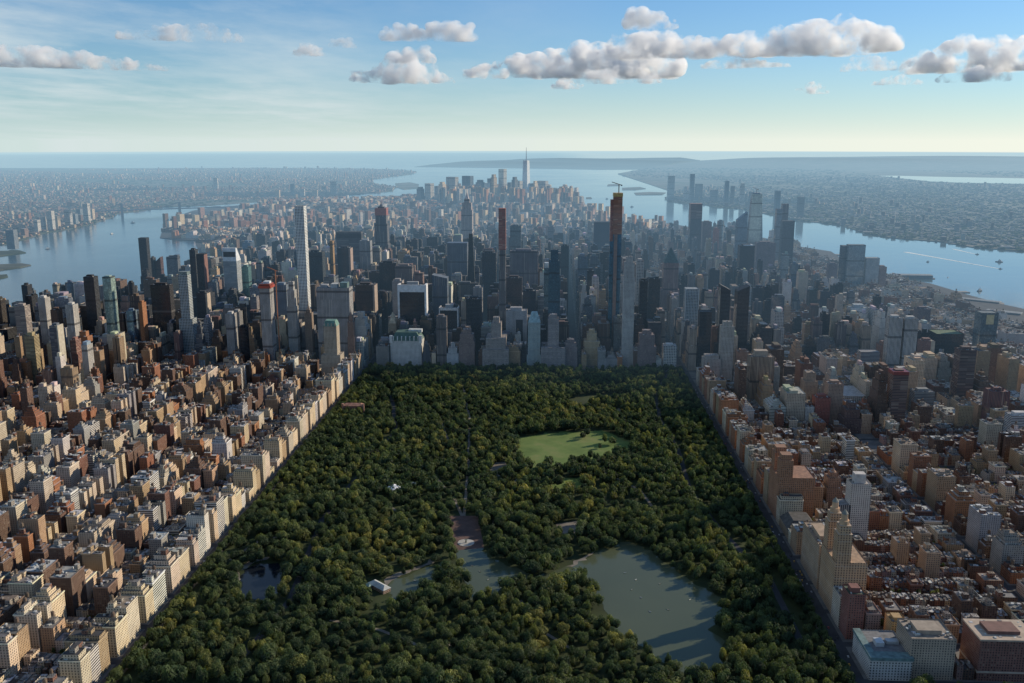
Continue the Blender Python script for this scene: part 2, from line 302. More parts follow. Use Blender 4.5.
# ---------------------------------------------------------------- PART2
# ---------------------------------------------------------------- colours
C = dict(red=(.165, .078, .052), brown=(.13, .075, .05), rust=(.27, .115, .06), tan=(.41, .285, .17), cream=(.60, .47, .32), lime=(.54, .455, .35), white=(.62, .59, .54), grey=(.31, .30, .29), pale=(.52, .50, .475), orange=(.36, .16, .075), dark=(.035, .04, .048), black=(.016, .018, .022), blue=(.085, .13, .18), green=(.10, .19, .19), teal=(.12, .26, .26), bronze=(.06, .045, .035), steel=(.2, .23, .26), pink=(.34, .21, .17), slate=(.14, .155, .175), copper=(.13, .24, .20), mint=(.35, .47, .42))
CW = dict(red='red brick', brown='dark brown brick', rust='rust brick', tan='tan brick', cream='cream stone', lime='limestone', white='white brick', grey='grey', pale='pale grey', orange='orange brick', dark='dark glass', black='black glass', blue='blue glass', green='green glass', teal='teal glass', bronze='bronze glass', steel='steel', pink='pinkish brown', slate='slate grey', mint='pale green glass')
RC = [((.05, .05, .052), 'dark'), ((.16, .155, .15), 'grey'), ((.42, .42, .42), 'silver'), ((.22, .17, .13), 'brown'), ((.3, .29, .27), 'pale')]
SM = ['brick', 'stone', 'loft', 'bands', 'piers', 'grid', 'glass', 'dark', 'roof', 'trim', 'wood', 'metal']
def part(L, name, mat):
    m = MB(); L.append((name, mat, m)); return m
def tank(L, x, y, z, k=1.):
    m = part(L, 'water_tank', 'wood'); c = jit((.16, .11, .075), .3)
    for a, b in ((-1, -1), (1, -1), (1, 1), (-1, 1)): m.box(x + a * 1.5 * k - .2, x + a * 1.5 * k + .2, y + b * 1.5 * k - .2, y + b * 1.5 * k + .2, z, z + 3.5 * k, (.06, .06, .06))
    m.cyl(x, y, 2.2 * k, 2.15 * k, z + 3.5 * k, z + 8 * k, c, n=9); m.cyl(x, y, 2.35 * k, .05, z + 8.01 * k, z + 9.7 * k, tuple(q * .7 for q in c), n=9, cap=False)
def clutter(m, x0, x1, y0, y1, z, n, col=None):
    for _ in range(n):
        w, d = random.uniform(1.2, 4.), random.uniform(1.2, 4.)
        if x1 - x0 < w + 3 or y1 - y0 < d + 3: continue
        x, y = random.uniform(x0 + 1, x1 - w - 1), random.uniform(y0 + 1, y1 - d - 1)
        m.box(x, x + w, y, y + d, z, z + random.uniform(.8, 2.4), col or jit(random.choice([(.4, .4, .4), (.12, .12, .12), (.22, .2, .18), (.5, .5, .48)])))
def apartment(i):
    """pre-war or post-war apartment block: wings round a court, setbacks, cornice, lift bulkheads, tanks"""
    L = []; w, d, h, col, mat, rc = i['w'], i['d'], i['h'], C[i['c']], i['mat'], i['rc']; col = jit(col, .15); rcol = jit(RC[rc][0], .25)
    W = part(L, 'wall', mat); R = part(L, 'roof', 'roof'); T = part(L, 'cornice', 'trim')
    x0, x1, y0, y1 = -w / 2, w / 2, -d / 2, d / 2; boxes = []
    hs = h * random.uniform(.72, .86) if i['step'] else h
    court = i['court']
    if court and w > 22 and d > 26:
        b = max(11, w * .42); yy = d * random.uniform(.3, .36); s = 1 if i['side'] > 0 else -1
        fx = (x0, x0 + b) if s > 0 else (x1 - b, x1); bx = (x0 + b, x1) if s > 0 else (x0, x1 - b)
        boxes = [(*fx, y0, y1, hs), (*bx, y0, y0 + yy, hs), (*bx, y1 - yy, y1, hs)]
    else: boxes = [(x0, x1, y0, y1, hs)]
    for a, b, c, e, z in boxes:
        W.walls(a, b, c, e, 0, z, col); R.top(a, b, c, e, z - .9, rcol); clutter(R, a, b, c, e, z - .9, int((b - a) * (e - c) / 55))
    tc = tuple(min(.7, q * 1.25 + .03) for q in col)
    if i['corn']:
        for a, b, c, e, z in boxes[:1]:
            o = .7
            T.walls(a - o, b + o, c - o, e + o, z - 1.6, z - .35, tc); T.quad((a - o, c - o, z - .35), (b + o, c - o, z - .35), (b + o, c + .3, z - .35), (a - o, c + .3, z - .35), tc)
            T.quad((a - o, c, z - .36), (a + .3, c, z - .36), (a + .3, e + o, z - .36), (a - o, e + o, z - .36), tc); T.quad((b - .3, c, z - .36), (b + o, c, z - .36), (b + o, e + o, z - .36), (b - .3, e + o, z - .36), tc)
    a, b, c, e, z = boxes[0]
    top = hs; k = 0
    if i['step']:
        n = random.choice([2, 3]); 
        for q in range(n):
            s = random.uniform(2.4, 4.2); a2, b2, c2, e2 = a + s * (1 if random.random() < .8 else 0), b - s * (1 if random.random() < .8 else 0), c + s, e - s
            if b2 - a2 < 9 or e2 - c2 < 9: break
            nz = hs + (h - hs) * (q + 1) / n; W.walls(a2, b2, c2, e2, top - .9, nz, col); R.top(a2, b2, c2, e2, nz - .9, rcol); a, b, c, e, top = a2, b2, c2, e2, nz
    nb = 1 + (w * d > 700) + (w * d > 1400)
    for q in range(nb):
        bw, bd, bh = random.uniform(5, 9), random.uniform(5, 9), random.uniform(3.5, 7)
        if b - a < bw + 2 or e - c < bd + 2: bw, bd = (b - a) * .5, (e - c) * .5
        bx, by = random.uniform(a + .7, b - bw - .7), c + .7 + (e - c - bd - 1.4) * (q + random.random() * .8) / nb
        B = part(L, 'bulkhead', 'brick'); cc = random.choice([col, (.2, .1, .07), (.3, .27, .23)]); B.walls(bx, bx + bw, by, by + bd, top - .9, top + bh, cc); B.top(bx, bx + bw, by, by + bd, top + bh, rcol)
        if q < i['tanks']: tank(L, bx + bw / 2, by + bd / 2, top + bh, random.uniform(.85, 1.15))
    if not T.v: L.remove(('cornice', 'trim', T))
    return L
def townhouse(i):
    L = []; w, d, h = i['w'], i['d'], i['h']; col = jit(C[i['c']], .2); rcol = jit(RC[i['rc']][0], .3)
    W = part(L, 'wall', i['mat']); R = part(L, 'roof', 'roof'); s = i['side']; x0, x1, y0, y1 = -w / 2, w / 2, -d / 2, d / 2
    dd = d * random.uniform(.62, .8); f = (y0, y0 + dd) if s > 0 else (y1 - dd, y1); b = (y0 + dd, y1) if s > 0 else (y0, y1 - dd); hb = h * random.uniform(.45, .9)
    W.walls(x0, x1, *f, 0, h, col); R.top(x0, x1, *f, h - .7, rcol); bx1 = x0 + w * random.uniform(.55, 1.)
    W.walls(x0, bx1, *b, 0, hb, col); R.top(x0, bx1, *b, hb - .5, jit(RC[random.choice([0, 1, 3, 2])][0], .3)); clutter(R, x0, x1, *f, h - .7, 1, jit((.2, .18, .16), .4))
    B = part(L, 'bulkhead', 'roof'); q = random.uniform(x0 + .4, x1 - 2.6); yy = random.uniform(f[0] + 1.5, f[1] - 4.5); B.box(q, q + 2.2, yy, yy + 3.2, h - .7, h + 2.2, jit((.3, .28, .26), .5))
    K = part(L, 'chimney', 'brick'); K.box(x1 - 1., x1 - .1, f[0] + 1, f[0] + 2.6, h - .7, h + 1.6, col); return L
def office(i):
    """office or residential tower"""
    L = []; w, d, h = i['w'], i['d'], i['h']; col = jit(C[i['c']], .18); rcol = jit(RC[i['rc']][0], .25); sh = i['shape']
    W = part(L, 'wall', i['mat']); R = part(L, 'roof', 'roof'); x0, x1, y0, y1 = -w / 2, w / 2, -d / 2, d / 2; z = 0
    if sh == 'slab': tiers = [(1, 1, 1.)]
    elif sh == 'podium': tiers = [(1, 1, .22), (.72, .8, 1.)]
    elif sh == 'step': tiers = [(1, 1, .45), (.84, .86, .66), (.66, .7, .86), (.46, .5, 1.)]
    else: tiers = [(1, 1, .6), (.8, .85, 1.)]
    for a, b, t in tiers:
        X0, X1, Y0, Y1 = x0 * a, x1 * a, y0 * b, y1 * b; W.walls(X0, X1, Y0, Y1, max(0, z - 1), h * t, col); R.top(X0, X1, Y0, Y1, h * t - 1.2, rcol)
        clutter(R, X0, X1, Y0, Y1, h * t - 1.2, 3 if z == 0 else 4); z = h * t
    for q in range(1 + (w > 30)):
        bw, bd = (X1 - X0) * random.uniform(.3, .55), (Y1 - Y0) * random.uniform(.35, .6); bx, by = random.uniform(X0 + 1, X1 - bw - 1), random.uniform(Y0 + 1, Y1 - bd - 1)
        B = part(L, 'bulkhead', 'metal' if i['mat'] in ('glass', 'dark') else 'trim'); B.box(bx, bx + bw, by, by + bd, h - 1.2, h + random.uniform(4, 9), tuple(q2 * random.uniform(.7, 1.) + .01 for q2 in col))
    if i['mat'] not in ('glass', 'dark', 'piers', 'grid') and random.random() < .45: tank(L, (X0 + X1) / 2, (Y0 + Y1) / 2, h + 5, 1.1)
    return L
GEN = dict(apartment_building=apartment, townhouse=townhouse, office_tower=office, residential_tower=office, warehouse=office)
# ---------------------------------------------------------------- landmarks, traced one by one: pixel columns of the front face, top row, depth down the avenues
LMS = []; REG = []
def lm(name, label, short, u0, u1, row, Y, dep, mat, col, kind='slab', **k):
    x0, z0 = PY(u0, row, Y); x1, z1 = PY(u1, row, Y); h = (z0 + z1) / 2 - Z0
    if u1 < 222 and not k.get('far'): # the traced width includes the sunlit side
        dep = min(dep, 26); x1 = max(x0 + (x1 - x0) * .55, x1 - dep * abs(x1 - CAM[0]) / (Y - CAM[1]))
    if 'X0' in k: x1 = k['X0'] + (x1 - x0); x0 = k['X0']
    sc = k.pop('base', 1.)
    LMS.append(dict(name=name, label=label, short=short, x0=x0, x1=x1, Y=Y, dep=dep, h=h, mat=mat, col=C[col] if isinstance(col, str) else col, kind=kind, u=(u0 + u1) / 2, base=sc, **k))
    w = (x1 - x0) * (max(sc, 1) - 1) / 2; REG.append((x0 - w - 2, x1 + w + 2, (0 if 0 < Y < 70 and x0 > -440 and x1 < 440 else Y - 2 - w), Y + dep + 2 + w))
## --- left, towards the river on the left
lm('residential_tower', 'dark glass tower with flat top, nearest the left river beside the pale green tower', 'the dark riverside tower', 83, 98, 277, 150, 34, 'dark', 'dark')
lm('residential_tower', 'pale green glass tower on the left with sunlit right side', 'the pale green tower', 102, 115, 277, 0, 32, 'glass', 'mint', ph=.5)
lm('residential_tower', 'dark round topped tower between the pale green tower and the tall black slab', 'the dark round tower', 126, 136, 283, 300, 32, 'dark', 'dark', 'round')
lm('residential_tower', 'slim light blue glass tower with orange brick block behind its top', 'the light blue tower', 126, 137, 311, 60, 30, 'glass', (.22, .31, .4))
lm('residential_tower', 'orange brick tower right of the light blue slim tower', 'the small orange tower', 138, 145, 303, 60, 26, 'brick', 'orange')
lm('residential_tower', 'tan tower of two joined shafts with a dark slot, left of centre', 'the two-shaft tan tower', 112, 124, 338, -180, 30, 'piers', 'tan', ex=[('slot', 'metal', (.46, .54, -.02, .1, 0, .99), (.05, .045, .04))])
lm('residential_tower', 'white tower with small pale blue barrel cap on the left', 'the white capped tower', 81, 92, 345, -320, 26, 'piers', 'white', 'bare', ex=[('cap', 'metal', (.15, .85, .15, .85, .99, 1.05), (.3, .38, .45))])
lm('residential_tower', 'golden tan balconied tower with notched top near the left edge', 'the golden balconied tower', 24, 39, 336, -260, 30, 'bands', (.42, .34, .19), ph=1.5)
lm('residential_tower', 'pink brick tower of narrow shafts near the left edge', 'the pink brick tower', 41, 57, 368, -400, 30, 'piers', (.36, .2, .14), 'setback', tiers=[(1.1, .3), (1, .94), (.6, 1.)])
lm('residential_tower', 'tan and brown paired shaft tower right of the pink brick tower', 'the paired brown tower', 60, 78, 369, -400, 28, 'piers', 'tan')
lm('residential_tower', 'orange brick stepped tower behind the white capped tower', 'the orange stepped tower', 76, 92, 332, -150, 30, 'brick', 'orange', 'setback', tiers=[(1.2, .6), (1, .9), (.6, 1.)])
lm('residential_tower', 'white slab tower with bright sunlit right half before the left river', 'the white riverside slab', 65, 78, 305, -130, 30, 'piers', 'white')
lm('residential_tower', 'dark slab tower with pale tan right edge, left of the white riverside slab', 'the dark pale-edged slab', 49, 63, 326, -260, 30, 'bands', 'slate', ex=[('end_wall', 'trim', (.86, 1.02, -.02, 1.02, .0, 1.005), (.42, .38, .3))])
lm('residential_tower', 'white stepped tower complex with small mast at left river bank', 'the white masted complex', 37, 50, 298, 40, 30, 'piers', 'white', mast=14)
lm('residential_tower', 'white and brown slab tower left of the masted white complex', 'the white and brown slab', 14, 30, 306, -40, 30, 'bands', (.4, .34, .3))
lm('residential_tower', 'brown brick tower slab behind the red banded block at left', 'the brown brick slab', 70, 80, 340, -200, 26, 'bands', (.33, .17, .13))
lm('residential_tower', 'dark stepped block with black roof between white slabs at left', 'the black roofed block', 50, 62, 310, -140, 30, 'brick', 'brown')
lm('skyscraper', 'tallest plain black slab standing against the left river', 'the tall black slab', 138, 149, 238, 950, 26, 'dark', 'black', 'bare')
lm('office_building', 'dark slim tower just right of the tall black slab', 'the slim dark tower', 150, 155, 258, 1000, 30, 'dark', 'dark')
lm('office_building', 'reddish dark tower with pointed right top, beside the tall black slab', 'the reddish tower', 155, 163, 257, 1010, 30, 'dark', (.1, .045, .04), 'slant', slope=18)
lm('office_building', 'wide dark office slab with notched top before the left river', 'the wide dark slab', 166, 180, 257, 1120, 40, 'dark', 'slate', ex=[('raised_end', 'metal', (.68, 1, .1, .9, .99, 1.05), (.1, .11, .13))])
lm('office_building', 'bulky dark brown box tower with black penthouse left of the white grid tower', 'the bulky dark box', 150, 173, 285, 150, 50, 'dark', (.03, .024, .024), 'slab', ph=1., ex=[('mechanical_band', 'metal', (-.01, 1.01, -.01, 1.01, .60, .625), (.12, .115, .11))])
lm('skyscraper', 'pale glass tower with grid facade and wider lower block', 'the pale grid tower', 178, 191, 275, 50, 40, 'grid', (.42, .46, .46), 'bare', base=1.5, bh=.5, ex=[('crown', 'glass', (.03, .97, .03, .97, .98, 1.035), (.28, .36, .36))])
lm('office_building', 'curved stepped dark glass tower right of the pale grid tower', 'the curved stepped tower', 194, 205, 322, 0, 36, 'bands', 'slate', 'setback', tiers=[(1.15, .5), (.85, .72), (.6, .87), (.35, 1.)])
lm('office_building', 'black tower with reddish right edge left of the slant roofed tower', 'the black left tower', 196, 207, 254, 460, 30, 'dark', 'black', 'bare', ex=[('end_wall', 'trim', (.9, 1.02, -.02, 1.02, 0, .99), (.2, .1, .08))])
lm('office_building', 'dark tower with flat top behind the curved stepped tower', 'the dark back tower', 189, 198, 250, 520, 30, 'dark', 'dark')
lm('skyscraper', 'silver white tower with sloping wedge roof and dark band below it', 'the slant roofed tower', 222, 235.5, 248, 461, 42, 'bands', (.46, .5, .52), 'wedge', slope=42, cc=(.6, .62, .63))
lm('office_building', 'turquoise green glass tower right of the slant roofed tower', 'the turquoise tower', 241, 248, 267, 520, 30, 'glass', 'teal', base=1.6, bh=.62)
lm('residential_tower', 'slim pale grey tower of vertical stripes below the slant roofed tower', 'the striped slim tower', 225, 233, 314, -20, 28, 'piers', 'pale', mast=0)
lm('office_building', 'grey shoulder block with stepped roof left of the black cylinder', 'the grey shoulder block', 232, 239, 312, 60, 30, 'piers', 'grey')
lm('residential_tower', 'black cylinder tower with dark rounded shaft near left centre', 'the black cylinder', 236, 246, 328, -50, 34, 'dark', 'black', 'round')
lm('office_building', 'dark blue slab with bright sunlit right strip below the black left tower', 'the sunlit strip slab', 196, 210, 293, 250, 34, 'dark', 'dark', ex=[('end_wall', 'trim', (.86, 1.02, -.02, 1.02, 0, .99), (.42, .34, .26))])  # sunlight on the right strip painted as a paler wall colour
lm('skyscraper', 'grey stone tower under construction with red hoarding at its crown and crane', 'the grey tower with red crown', 259, 269.5, 287, -50, 32, 'piers', 'pale', 'bare', ex=[('red_hoarding', 'metal', (-.08, 1.12, -.08, 1.08, .985, 1.015), (.42, .08, .05)), ('white_core', 'trim', (.35, .9, .2, .8, 1.0, 1.06), (.6, .62, .62)), ('red_netting', 'metal', (-.02, 1.04, -.02, 1.02, 1.02, 1.035), (.36, .09, .06))], crane=42, crx=.95, crb=.1, crc=(.4, .16, .08))
lm('office_building', 'blue grey glass slab behind the tower with red crown', 'the blue grey slab', 274, 286, 285, 150, 36, 'piers', (.2, .25, .31))
lm('residential_tower', 'ornate white tower tapering in steps left of the tallest white slender tower', 'the ornate white tower', 286, 294, 282, 40, 26, 'piers', 'white', 'setback', tiers=[(1.1, .7), (.9, .9), (.6, 1.)])
lm('skyscraper', 'tallest slender white square tower with grid of large windows', 'the tallest white slender tower', 294.3, 303.5, 206, 225, 29, 'grid', (.78, .79, .76), 'bare')
lm('hotel_tower', 'thin brown tower with pointed roof right of the tallest white slender tower', 'the brown pointed tower', 304, 311, 310, 70, 22, 'brick', (.3, .23, .18), 'setback', tiers=[(1, .94), (.6, 1.)], spire=24)
lm('skyscraper', 'broad grey white slab with vertical stripes behind the green roofed hotel', 'the broad striped slab', 316, 349, 288, 43, 44, 'piers', (.47, .46, .45), 'bare', rc=(.2, .2, .2), ex=[('rooftop_box', 'trim', (.42, .62, .2, .8, .98, 1.045), (.42, .42, .4)), ('rooftop_box', 'metal', (.7, .92, .25, .8, .98, 1.06), (.15, .22, .2)), ('rooftop_box', 'trim', (.1, .3, .3, .8, .98, 1.03), (.3, .3, .3))])
lm('hotel_tower', 'tan hotel tower with green copper mansard roof at park corner', 'the green roofed tan hotel', 323, 336, 321, -150, 32, 'stone', (.42, .36, .28), 'mansard', pyr=14, dorm=4, base=1.5, bh=.45)
lm('hotel_tower', 'slim brown tower with green top beside white stepped tower near park corner', 'the slim brown corner tower', 347, 353, 316, 0, 22, 'brick', (.26, .17, .13), 'setback', tiers=[(1.1, .6), (1, .88), (.6, 1.)], spire=26)
lm('office_building', 'white stepped tower descending in terraces to the right', 'the white terraced tower', 354, 365, 313, 100, 40, 'stone', 'white', 'setback', tiers=[(1.5, .5), (1.2, .72), (.9, .88), (.55, 1.)])
lm('office_building', 'dark brown office block with sunlit right edge behind the white terraced tower', 'the dark brown block', 355, 374, 285, 280, 44, 'dark', (.06, .04, .034), ex=[('end_wall', 'trim', (.93, 1.02, -.02, 1.02, 0, .99), (.32, .25, .2))])  # sunlit right edge is put into the end wall's lighter colour
lm('skyscraper', 'wide dark slab tower low on the skyline right of the tallest white tower', 'the wide skyline slab', 336, 361, 232, 1130, 36, 'bands', (.16, .165, .18), 'bare', rc=(.05, .05, .05), ex=[('crown_band', 'metal', (-.005, 1.005, -.01, 1.01, .9, .975), (.05, .055, .065))])
lm('skyscraper', 'dark tapering tower with reddish top under construction right of the wide skyline slab', 'the reddish topped dark tower', 374, 386.5, 207, 1340, 46, 'piers', (.13, .13, .15), 'setback', tiers=[(1.12, .55), (1., .8), (.86, .92), (.5, 1.)], ex=[('red_steelwork', 'metal', (.04, .96, .04, .96, .9, .985), (.33, .12, .1))], spire=26)
lm('office_building', 'tall pale slab with bright right side between wide slab and reddish topped tower', 'the pale bright-sided slab', 359, 370, 241, 1000, 40, 'piers', (.36, .37, .38))
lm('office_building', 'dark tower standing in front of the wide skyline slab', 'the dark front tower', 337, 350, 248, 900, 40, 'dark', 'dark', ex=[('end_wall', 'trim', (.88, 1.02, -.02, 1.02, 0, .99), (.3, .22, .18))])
lm('office_building', 'narrow golden sunlit slab left of the wide skyline slab', 'the golden narrow slab', 329.5, 332.5, 241, 800, 24, 'piers', (.5, .3, .12), 'bare')
lm('office_building', 'dark tower right behind the tallest white slender tower', 'the dark tower behind', 307, 322, 252, 700, 40, 'dark', (.03, .045, .055))
lm('office_building', 'black office slab left of the black sloped tower and behind the tan block', 'the black mid slab', 379, 396, 263, 620, 40, 'dark', 'black')
lm('office_building', 'pinkish tan block rising behind the black white-framed tower', 'the pinkish tan block', 395, 412, 266, 560, 36, 'piers', (.26, .2, .18))
lm('office_building', 'mottled grey tower at left of the black white-framed tower', 'the mottled grey tower', 392, 402, 281, 240, 34, 'stone', (.36, .32, .3))
lm('skyscraper', 'black glass tower with broad white frame facing the park', 'the black white-framed tower', 397.5, 426, 285, 156, 32, 'dark', (.01, .011, .016), 'framed', fc=(.62, .61, .6), fb=.9)
lm('hotel', 'white chateau hotel with green mansard roof at the park corner', 'the white chateau hotel', 390, 421, 333, 20, 60, 'stone', (.6, .6, .58), 'mansard', pyr=22, pc=(.06, .12, .10), dorm=7, inset=.16, ex=[('corner_turret', 'trim', (-.02, .07, -.03, .12, .7, .92), (.6, .6, .58)), ('corner_turret', 'trim', (.93, 1.02, -.03, .12, .7, .92), (.6, .6, .58)), ('penthouse', 'trim', (.55, .98, .4, .7, .96, 1.05), (.5, .53, .52))])
lm('hotel_tower', 'slim ornate tan tower with bright cap left of the black white-framed tower', 'the bright capped tan tower', 388, 396, 313, 140, 24, 'stone', (.42, .34, .24), 'pyr', pyr=30, pc=(.5, .42, .3))
lm('office_building', 'blue grey tower with stepped right shoulder right of the black white-framed tower', 'the blue grey shoulder tower', 432, 447, 275, 300, 40, 'piers', (.13, .17, .22), 'slant', slope=10, dir=-1)
lm('skyscraper', 'big slate blue striped slab in the middle of the skyline', 'the big slate slab', 447, 467, 243, 900, 44, 'piers', (.16, .18, .22), 'bare', ex=[('crown_band', 'metal', (-.005, 1.005, -.01, 1.01, .95, 1.), (.09, .1, .125))])
lm('skyscraper', 'dark tapering spike tower right of the big slate slab', 'the dark spike tower', 466, 475, 234, 480, 26, 'dark', (.02, .03, .035), 'taper', t=.42, base=1.25)
lm('skyscraper', 'distant stone tower with stepped spire above the middle of the city', 'the distant stepped spire tower', 461, 472, 199, 2072, 60, 'piers', (.52, .45, .43), 'setback', tiers=[(1.5, .3), (1.0, .84), (.84, .94), (.5, 1.)], spire=62)
lm('office_building', 'black slab tower left of the thin red-topped tower', 'the black left slab', 482, 496, 253, 700, 40, 'dark', (.014, .02, .03), 'slab')
lm('skyscraper', 'very thin stone tower with reddish unfinished upper half', 'the very thin red-topped tower', 498.7, 505.5, 209, 213, 18, 'piers', (.24, .22, .22), 'bare', ex=[('unfinished_floors', 'bands', (-.03, 1.03, -.03, 1.03, .72, 1.004), (.48, .19, .15))])
lm('office_building', 'black tower with white frame at its right, facing the park', 'the small white-framed black tower', 439, 458, 308, 150, 36, 'dark', 'black', 'framed', fc=(.5, .47, .45), ft=.05, fb=.95)
lm('residential_tower', 'slender grey brown tower standing at the park edge', 'the slender park-edge tower', 436, 446, 317, 18, 26, 'piers', (.24, .2, .185), ph=1.)
lm('hotel', 'white stepped hotel right of the slender park-edge tower', 'the white stepped hotel', 447, 458, 344, 16, 34, 'stone', (.5, .5, .5), 'setback', tiers=[(1.1, .6), (.8, .82), (.4, 1.)])
lm('residential_tower', 'grey tower with pale top storeys in front of the black left slab', 'the pale topped tower', 473, 482, 288, 240, 30, 'piers', (.3, .3, .31))
lm('office_building', 'black box tower behind the brown park-edge hotel', 'the black box tower', 466, 481, 299, 160, 36, 'dark', (.02, .022, .03))
lm('hotel', 'broad brown hotel with stepped crown at the park edge', 'the broad brown hotel', 459, 474, 330, 16, 36, 'brick', (.27, .2, .18), 'setback', tiers=[(1.05, .7), (.9, .88), (.55, 1.)])
lm('hotel', 'wide stone hotel stepping up to a central tower at the park edge', 'the wide stepped stone hotel', 491, 501, 318, 16, 40, 'stone', (.33, .29, .27), 'setback', tiers=[(2.6, .42), (2.0, .62), (1.0, .9), (.6, 1.)])
lm('office_building', 'pale grey block with dark central strip behind the park-edge hotels', 'the pale block with dark strip', 506, 527, 311, 130, 40, 'stone', (.4, .38, .38), ph=1.6, ex=[('dark_strip', 'metal', (.48, .8, -.01, .1, 0, .82), (.04, .045, .055))])
lm('office_building', 'dark brown box tower right of the thin red-topped tower', 'the dark brown box', 506, 522, 278, 380, 40, 'dark', (.05, .03, .03))
lm('office_building', 'dark navy tower beside the dark brown box', 'the navy box', 523, 536, 291, 300, 40, 'dark', (.02, .028, .045))
lm('office_building', 'wide grey violet slab behind the dark brown box', 'the wide violet slab', 510, 538, 251, 650, 40, 'piers', (.17, .155, .18))
lm('office_building', 'glass tower with pale crown and slim antenna beyond the thin red-topped tower', 'the antenna tower', 510, 521, 226, 1350, 40, 'glass', (.16, .2, .22), mast=60)
lm('residential_tower', 'pale blue grey tower with steep pointed hip roof at park edge', 'the steep roofed pale tower', 528, 540.5, 313, 16, 34, 'stone', (.36, .42, .42), 'pyr', pyr=26, pc=(.3, .42, .44), pt=.45, base=1.2, bh=.25)
lm('hotel', 'grey stone hotel tower with flat crown right of the steep roofed tower', 'the grey flat-crowned hotel', 548, 559, 315, 18, 34, 'stone', (.3, .27, .27), 'setback', tiers=[(2.2, .42), (1, .93), (.7, 1.)])
lm('residential_tower', 'plain brown tower block with stepped top at park edge below the glass towers', 'the plain brown park block', 565, 577, 340, 16, 34, 'brick', (.25, .21, .21), 'setback', tiers=[(1.1, .7), (.95, .9), (.6, 1.)])
lm('skyscraper', 'blue glass tower with rippled pale crown near the middle', 'the rippled blue tower', 549, 560, 250, 140, 34, 'dark', (.05, .11, .15), 'setback', tiers=[(1.08, .7), (1, .9), (.7, 1.)])
lm('office_building', 'glass tower with bright rounded cap left of the rippled blue tower', 'the rounded cap tower', 544, 549, 268, 260, 26, 'glass', (.14, .2, .24), ex=[('rounded_cap', 'metal', (.1, .9, .1, .9, .98, 1.06), (.5, .53, .53))])
lm('office_building', 'dark tower with green sign lights and mast near the middle', 'the dark masted tower', 561, 569, 246, 900, 36, 'dark', (.03, .06, .07), mast=50)
lm('residential_tower', 'small tower with golden sunlit crown at the park edge', 'the golden crowned tower', 587, 597, 330, 60, 30, 'stone', (.45, .35, .22), 'setback', tiers=[(1.6, .7), (1, .92), (.6, 1.)])
lm('skyscraper', 'tallest tower, unfinished with orange red upper floors and crane on top', 'the tallest orange-topped tower', 614, 622.6, 194, 141, 30, 'glass', (.05, .14, .22), 'bare', ex=[('unfinished_floors', 'bands', (-.02, 1.02, -.02, 1.02, .76, .985), (.50, .20, .11)), ('yellow_formwork', 'metal', (-.05, 1.05, -.05, 1.05, .984, 1.005), (.5, .33, .12)), ('shoulder', 'glass', (-.36, 0, .05, .95, 0, .72), (.05, .15, .23)), ('red_shoulder_floors', 'bands', (-.34, -.003, .08, .92, .72, .965), (.46, .16, .11)), ('hoist_shaft', 'metal', (.12, .52, -.08, -.005, 0, .76), (.22, .15, .13))], crane=26, crx=.1, crc=(.12, .12, .12), jib=6)
lm('skyscraper', 'pale stone tower with stepped crown right of the tallest orange-topped tower', 'the pale stepped crown tower', 625, 635, 257, 43, 32, 'stone', (.46, .44, .42), 'setback', tiers=[(1.35, .16), (1.12, .82), (1., .95), (.7, 1.)])
lm('office_building', 'plain dark blue block behind the tallest orange-topped tower', 'the plain blue block', 594, 612, 222, 1950, 50, 'dark', (.025, .04, .075), 'bare')
lm('residential_tower', 'white striped tower behind the pale stepped crown tower', 'the white striped tower', 637, 644, 261, 260, 30, 'grid', 'pale')
lm('office_building', 'black slab right of the pale stepped crown tower', 'the black slab', 640, 648, 281, 160, 34, 'dark', 'black')
lm('hotel', 'low grey corner block with rounded white front beside the park roundabout', 'the low white fronted block', 664, 677, 346, 0, 40, 'grid', (.55, .55, .53), 'slab', ph=.6)
lm('residential_tower', 'brown stepped block at park corner left of the low white fronted block', 'the brown corner block', 640, 655, 331, 16, 40, 'brick', (.25, .19, .18), 'setback', tiers=[(1.25, .6), (1, .9), (.6, 1.)])
lm('skyscraper', 'pinkish brown tower with dark green pyramid roof right of centre', 'the pyramid roofed tower', 664.5, 679.5, 248, 783, 48, 'piers', (.34, .22, .2), 'pyr', pyr=52, pc=(.07, .11, .105), pt=.05, base=1.25, bh=.4)
lm('office_building', 'silver tower with diagonal glass lattice on stone base', 'the lattice glass tower', 686, 699, 289, 200, 40, 'grid', (.34, .39, .42), 'bare', ex=[('lattice_frame', 'metal', (-.03, .03, -.03, .03, 0, 1.), (.5, .52, .53)), ('lattice_frame', 'metal', (.97, 1.03, -.03, .03, 0, 1.), (.5, .52, .53))])
lm('skyscraper', 'black glass tower standing at the park roundabout', 'the black roundabout tower', 700, 712, 312, 0, 34, 'dark', (.014, .014, .018), 'bare')
lm('office_building', 'orange brown slab with sunlit face right of the black roundabout tower', 'the orange slab', 712, 718, 329, 60, 30, 'brick', (.4, .2, .11))
lm('skyscraper', 'left of two matching dark glass towers with sunlit edges at the roundabout', 'the left twin glass tower', 721, 731, 285, 40, 40, 'dark', (.035, .035, .04), 'slant', slope=14, dir=-1, base=1.6, bh=.3)
lm('skyscraper', 'right of two matching dark glass towers with sunlit edges at the roundabout', 'the right twin glass tower', 738, 750, 286, 40, 40, 'dark', (.05, .042, .042), 'slant', slope=14, dir=1, base=1.5, bh=.3)
lm('residential_tower', 'pale stone tower with flat crown facing the right park edge', 'the pale flat-crowned tower', 722, 735, 322, -130, 28, 'stone', (.44, .39, .34), 'setback', tiers=[(1., .93), (.7, 1.)])
